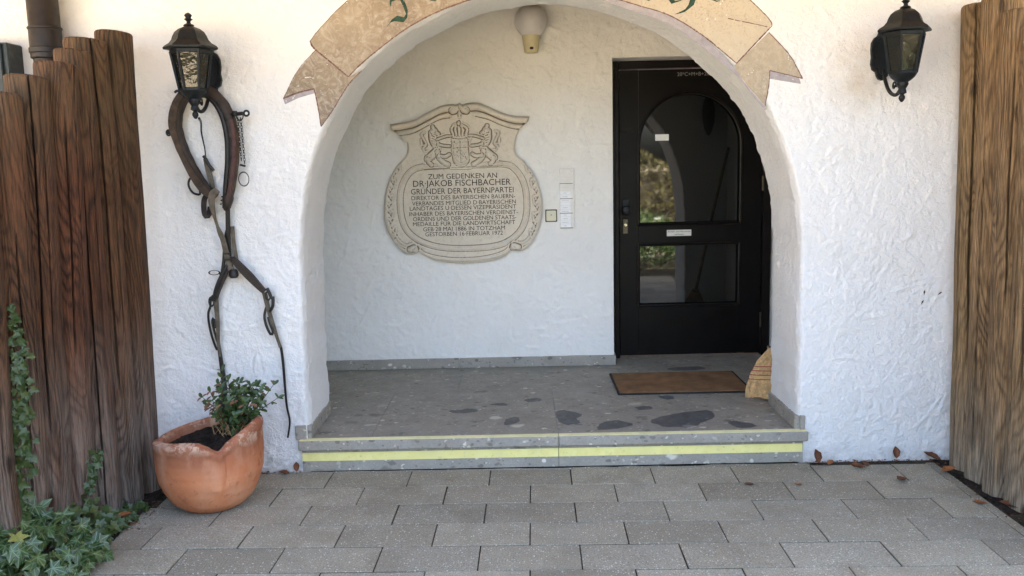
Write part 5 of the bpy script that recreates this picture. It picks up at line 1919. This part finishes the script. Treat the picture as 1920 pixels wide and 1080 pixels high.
b = MB()
rows_h = []
for i in range(16):
    t = .03 + .97 * i / 15
    rows_h.append([head_pt(t, math.cos(2 * PI * k / 28) * .96, math.sin(2 * PI * k / 28) * .9) for k in range(28)])
V = [v for r in rows_h for v in r]
F = [(i * 28 + k, i * 28 + (k + 1) % 28, (i + 1) * 28 + (k + 1) % 28, (i + 1) * 28 + k) for i in range(15) for k in range(28)]
F += [tuple(range(28))[::-1], tuple(15 * 28 + k for k in range(28))]
b.add(V, F)
b.build('head', M['straw'], br)
b = MB()
for k in range(620):
    a = rb.uniform(0, 2 * PI)
    u_, v_ = math.cos(a), math.sin(a)
    if rb.random() < .3:
        u_ *= rb.random()
        v_ = -abs(v_)
    e = rb.uniform(-.03, .05)
    pts = [head_pt(t, u_ * (1 + rb.gauss(0, .015)), v_ * (1.0 + rb.gauss(0, .05))) for t in (max(0.0, e), .2, .45, .7, .95)]
    b.tube(pts, [.0012, .0018, .0018, .0016, .0012], 3, cap=False)
o = b.build('straws', M['straw'], br, fix=False)
o['kind'] = 'stuff'
for t in (.36, .44, .52, .60):
    MB().tube([head_pt(t + .012 * math.sin(a * 2), math.cos(a) * 1.03, math.sin(a) * 1.12) for a in np.linspace(0, 2 * PI, 40)], .0022, 5).build('stitching', M['stitch'], br)
MB().box(1.372, 1.398, 4.648, 4.654, .205, .225).build('price_tag', M['stitch'], br, smooth=False)
MB().tube([head_pt(.97, math.cos(a), math.sin(a)) for a in np.linspace(0, 2 * PI, 24)], .006, 6).build('binding', M['metal'], br)
MB().tube([n1_ - ax * .05, n1_ + Vector((.12, .02, .6)), n1_ + Vector((.245, .03, 1.15))], .0125, 10).build('handle', M['handle'], br)


# ------------------------------------------------------------------ fallen leaves, each one different
def dead_leaf(x, y, z, size, rotz, tilt, label, mat, curl=.5, seed=0):
    r_ = random.Random(seed)
    V, F = [], []
    n, m = 11, 5
    for i in range(n):
        t = i / (n - 1)
        hw = .5 * math.sin(PI * min(1, t * 1.02)) ** .8 * (1 + r_.uniform(-.12, .12)) + .01
        for j in range(m):
            s = (j / (m - 1) - .5) * 2
            xx = s * hw * .62
            yy_ = t - .5
            zz = curl * (s * s) * hw * .5 + curl * .5 * (yy_ ** 2) + r_.uniform(-.015, .015)
            V.append(Vector((xx, yy_, zz)))
    for i in range(n - 1):
        for j in range(m - 1):
            F.append((i * m + j, i * m + j + 1, (i + 1) * m + j + 1, (i + 1) * m + j))
    k = len(V)
    for t in range(4):
        V += [Vector((.012, -.5 - t * .09, .01 + .02 * t)), Vector((-.012, -.5 - t * .09, .01 + .02 * t))]
    F += [(k + 2 * t, k + 2 * t + 1, k + 2 * t + 3, k + 2 * t + 2) for t in range(3)]
    mt = Matrix.Rotation(rotz, 3, 'Z') @ Matrix.Rotation(tilt, 3, 'X')
    W_ = [mt @ (v * size) for v in V]
    lo = min(v.z for v in W_)
    me = bpy.data.meshes.new('fallen_leaf')
    me.from_pydata([v - Vector((0, 0, lo)) for v in W_], [], F)
    clean(me, True, 70)
    me.materials.append(mat)
    sol = None
    o = bpy.data.objects.new('fallen_leaf', me)
    o.location = (x, y, z)
    COL.objects.link(o)
    return tag(o, label, 'leaf', 'dead leaves lying on the paving')


LV = [(1.448, 4.105, .070, 30, 70, 'curled dark brown leaf at the right end of the step', 'dead', 1.3),
      (1.530, 4.120, .050, -40, 15, 'small tan leaf just right of the curled one by the step', 'deadlight', .6),
      (1.640, 4.055, .075, 80, 8, 'crumpled brown leaf on the top paver row below the right wall', 'dead', .9),
      (1.865, 4.150, .062, 10, 75, 'brown leaf standing upright against the foot of the right wall', 'dead', .8),
      (2.040, 4.130, .085, 60, 20, 'dark leaf in the corner between right wall and logs', 'dead', .8),
      (2.050, 3.98, .080, -70, 8, 'orange leaf beside the first log of the right fence', 'deadlight', .6),
      (1.056, 3.867, .048, 95, 5, 'thin brown leaf on the second paver row in front of the step', 'dead', .5),
      (1.285, 3.857, .035, 60, 5, 'tiny red-brown leaf on the second paver row near the step', 'deadlight', .4),
      (1.778, 3.877, .065, 120, 8, 'narrow dark leaf alone on the pavers below the right wall', 'dead', .9),
      (2.000, 3.604, .060, 80, 4, 'flat orange leaf at the right paving edge', 'deadlight', .3),
      (2.085, 3.53, .080, 70, 14, 'brown leaf on the soil beside the nearest right log', 'dead', .7),
      (1.70, 4.10, .045, 20, 6, 'little brown leaf by the wall foot right of the crumpled leaf', 'dead', .5),
      (-1.158, 4.135, .050, 15, 70, 'red-brown leaf propped at the left end of the step', 'dead', .7),
      (-1.222, 4.130, .060, 85, 10, 'flat brown leaf at the wall foot left of the step', 'dead', .6),
      (-1.752, 3.200, .105, -60, 16, 'large curled orange-brown leaf at the edge of the ivy', 'deadlight', 1.1),
      (-1.770, 3.545, .080, -80, 12, 'orange-brown leaf lying among the ivy beside the left logs', 'deadlight', .7),
      (-1.880, 3.330, .080, -30, 30, 'rolled dark leaf caught in the middle of the ivy', 'dead', 1.2)]
for i, (x, y, s, rz, tl2, lab, mt, cu) in enumerate(LV):
    z = .003
    if x < -1.7:
        z = .055 if i == 16 else .03
    if x > 2.02:
        z = .008
    dead_leaf(x, y, z, s, rad(rz), rad(tl2), lab, M[mt], cu, i)
# crumbs and grit swept against the foot of the walls
b = MB()
rg = random.Random(9)
for k in range(420):
    if k < 170:
        x, y, z0 = rg.uniform(1.42, 2.06), W - .015 - abs(rg.gauss(0, .018)), 0
    elif k < 260:
        x, y, z0 = rg.uniform(-1.75, -1.14), W - .015 - abs(rg.gauss(0, .015)), 0
    elif k < 330:
        x, y, z0 = 2.06 + rg.gauss(0, .02), rg.uniform(3.1, 4.15), .0
    else:
        x, y, z0 = -1.72 + rg.gauss(0, .035), rg.uniform(3.45, 4.05), .0
    s = rg.uniform(.002, .007) * (1.6 if rg.random() < .1 else 1)
    a = [Vector((rg.gauss(0, s), rg.gauss(0, s), abs(rg.gauss(0, s * .5)))) + Vector((x, y, z0 + .002)) for _ in range(4)]
    b.add(a, [(0, 1, 2), (0, 2, 3), (0, 3, 1), (1, 3, 2)])
o = b.build('leaf_litter', M['dead'], None, smooth=False)
tag(o, 'brown leaf crumbs swept along the foot of the walls', 'litter', None, 'stuff')

# ------------------------------------------------------------------ hedge across the yard (seen in the door glass)
hd = empty('hedge', (6, -6.5, 0), 'tall sunlit hedge across the yard', 'hedge')
rh = np.random.default_rng(12)
N = 26000
hx = rh.uniform(-6, 20, N)
top = 1.72 + .2 * np.sin(hx * 1.3) + .14 * np.sin(hx * 3.1 + 1)
hz = rh.uniform(0, 1, N) ** .8 * top
hy = -6.5 + rh.normal(0, .28, N)
nv = rh.normal(0, 1, (N, 3))
nv /= np.linalg.norm(nv, axis=1)[:, None]
t1 = np.cross(nv, rh.normal(0, 1, (N, 3)))
t1 /= np.linalg.norm(t1, axis=1)[:, None]
t2 = np.cross(nv, t1)
s = rh.uniform(.04, .085, N)[:, None]
C_ = np.stack([hx, hy, hz + .03], -1)
Vh = np.stack([C_ - t1 * s, C_ - t2 * s * .5, C_ + t1 * s, C_ + t2 * s * .5], 1).reshape(-1, 3)
Fh = np.arange(N * 4).reshape(-1, 4)
o = np_obj('foliage', Vh, Fh, M['hedge'], hd, False)
o['kind'] = 'stuff'
MB().box(-6, 20, -6.75, -6.4, -.03, 1.3).build('twig_core', M['hedgecore'], hd, smooth=False)

lb = empty('garden_bush', (3.2, -2.4, 0), 'low leafy bushes along the yard edge in front of the tall hedge', 'bush')
N = 18000
hx = rh.uniform(1.3, 7.5, N)
hy = rh.uniform(-3.6, -.05, N)
hz = rh.uniform(0, 1, N) ** .7 * (.52 + .14 * np.sin(hx * 4) + .1 * np.sin(hy * 5 + hx))
nv = rh.normal(0, 1, (N, 3))
nv /= np.linalg.norm(nv, axis=1)[:, None]
t1 = np.cross(nv, rh.normal(0, 1, (N, 3)))
t1 /= np.linalg.norm(t1, axis=1)[:, None]
t2 = np.cross(nv, t1)
s = rh.uniform(.03, .06, N)[:, None]
C_ = np.stack([hx, hy, hz], -1)
Vh = np.stack([C_ - t1 * s, C_ - t2 * s * .5, C_ + t1 * s, C_ + t2 * s * .5], 1).reshape(-1, 3)
o = np_obj('foliage', Vh, np.arange(N * 4).reshape(-1, 4), M['ivy'], lb, False)
o['kind'] = 'stuff'
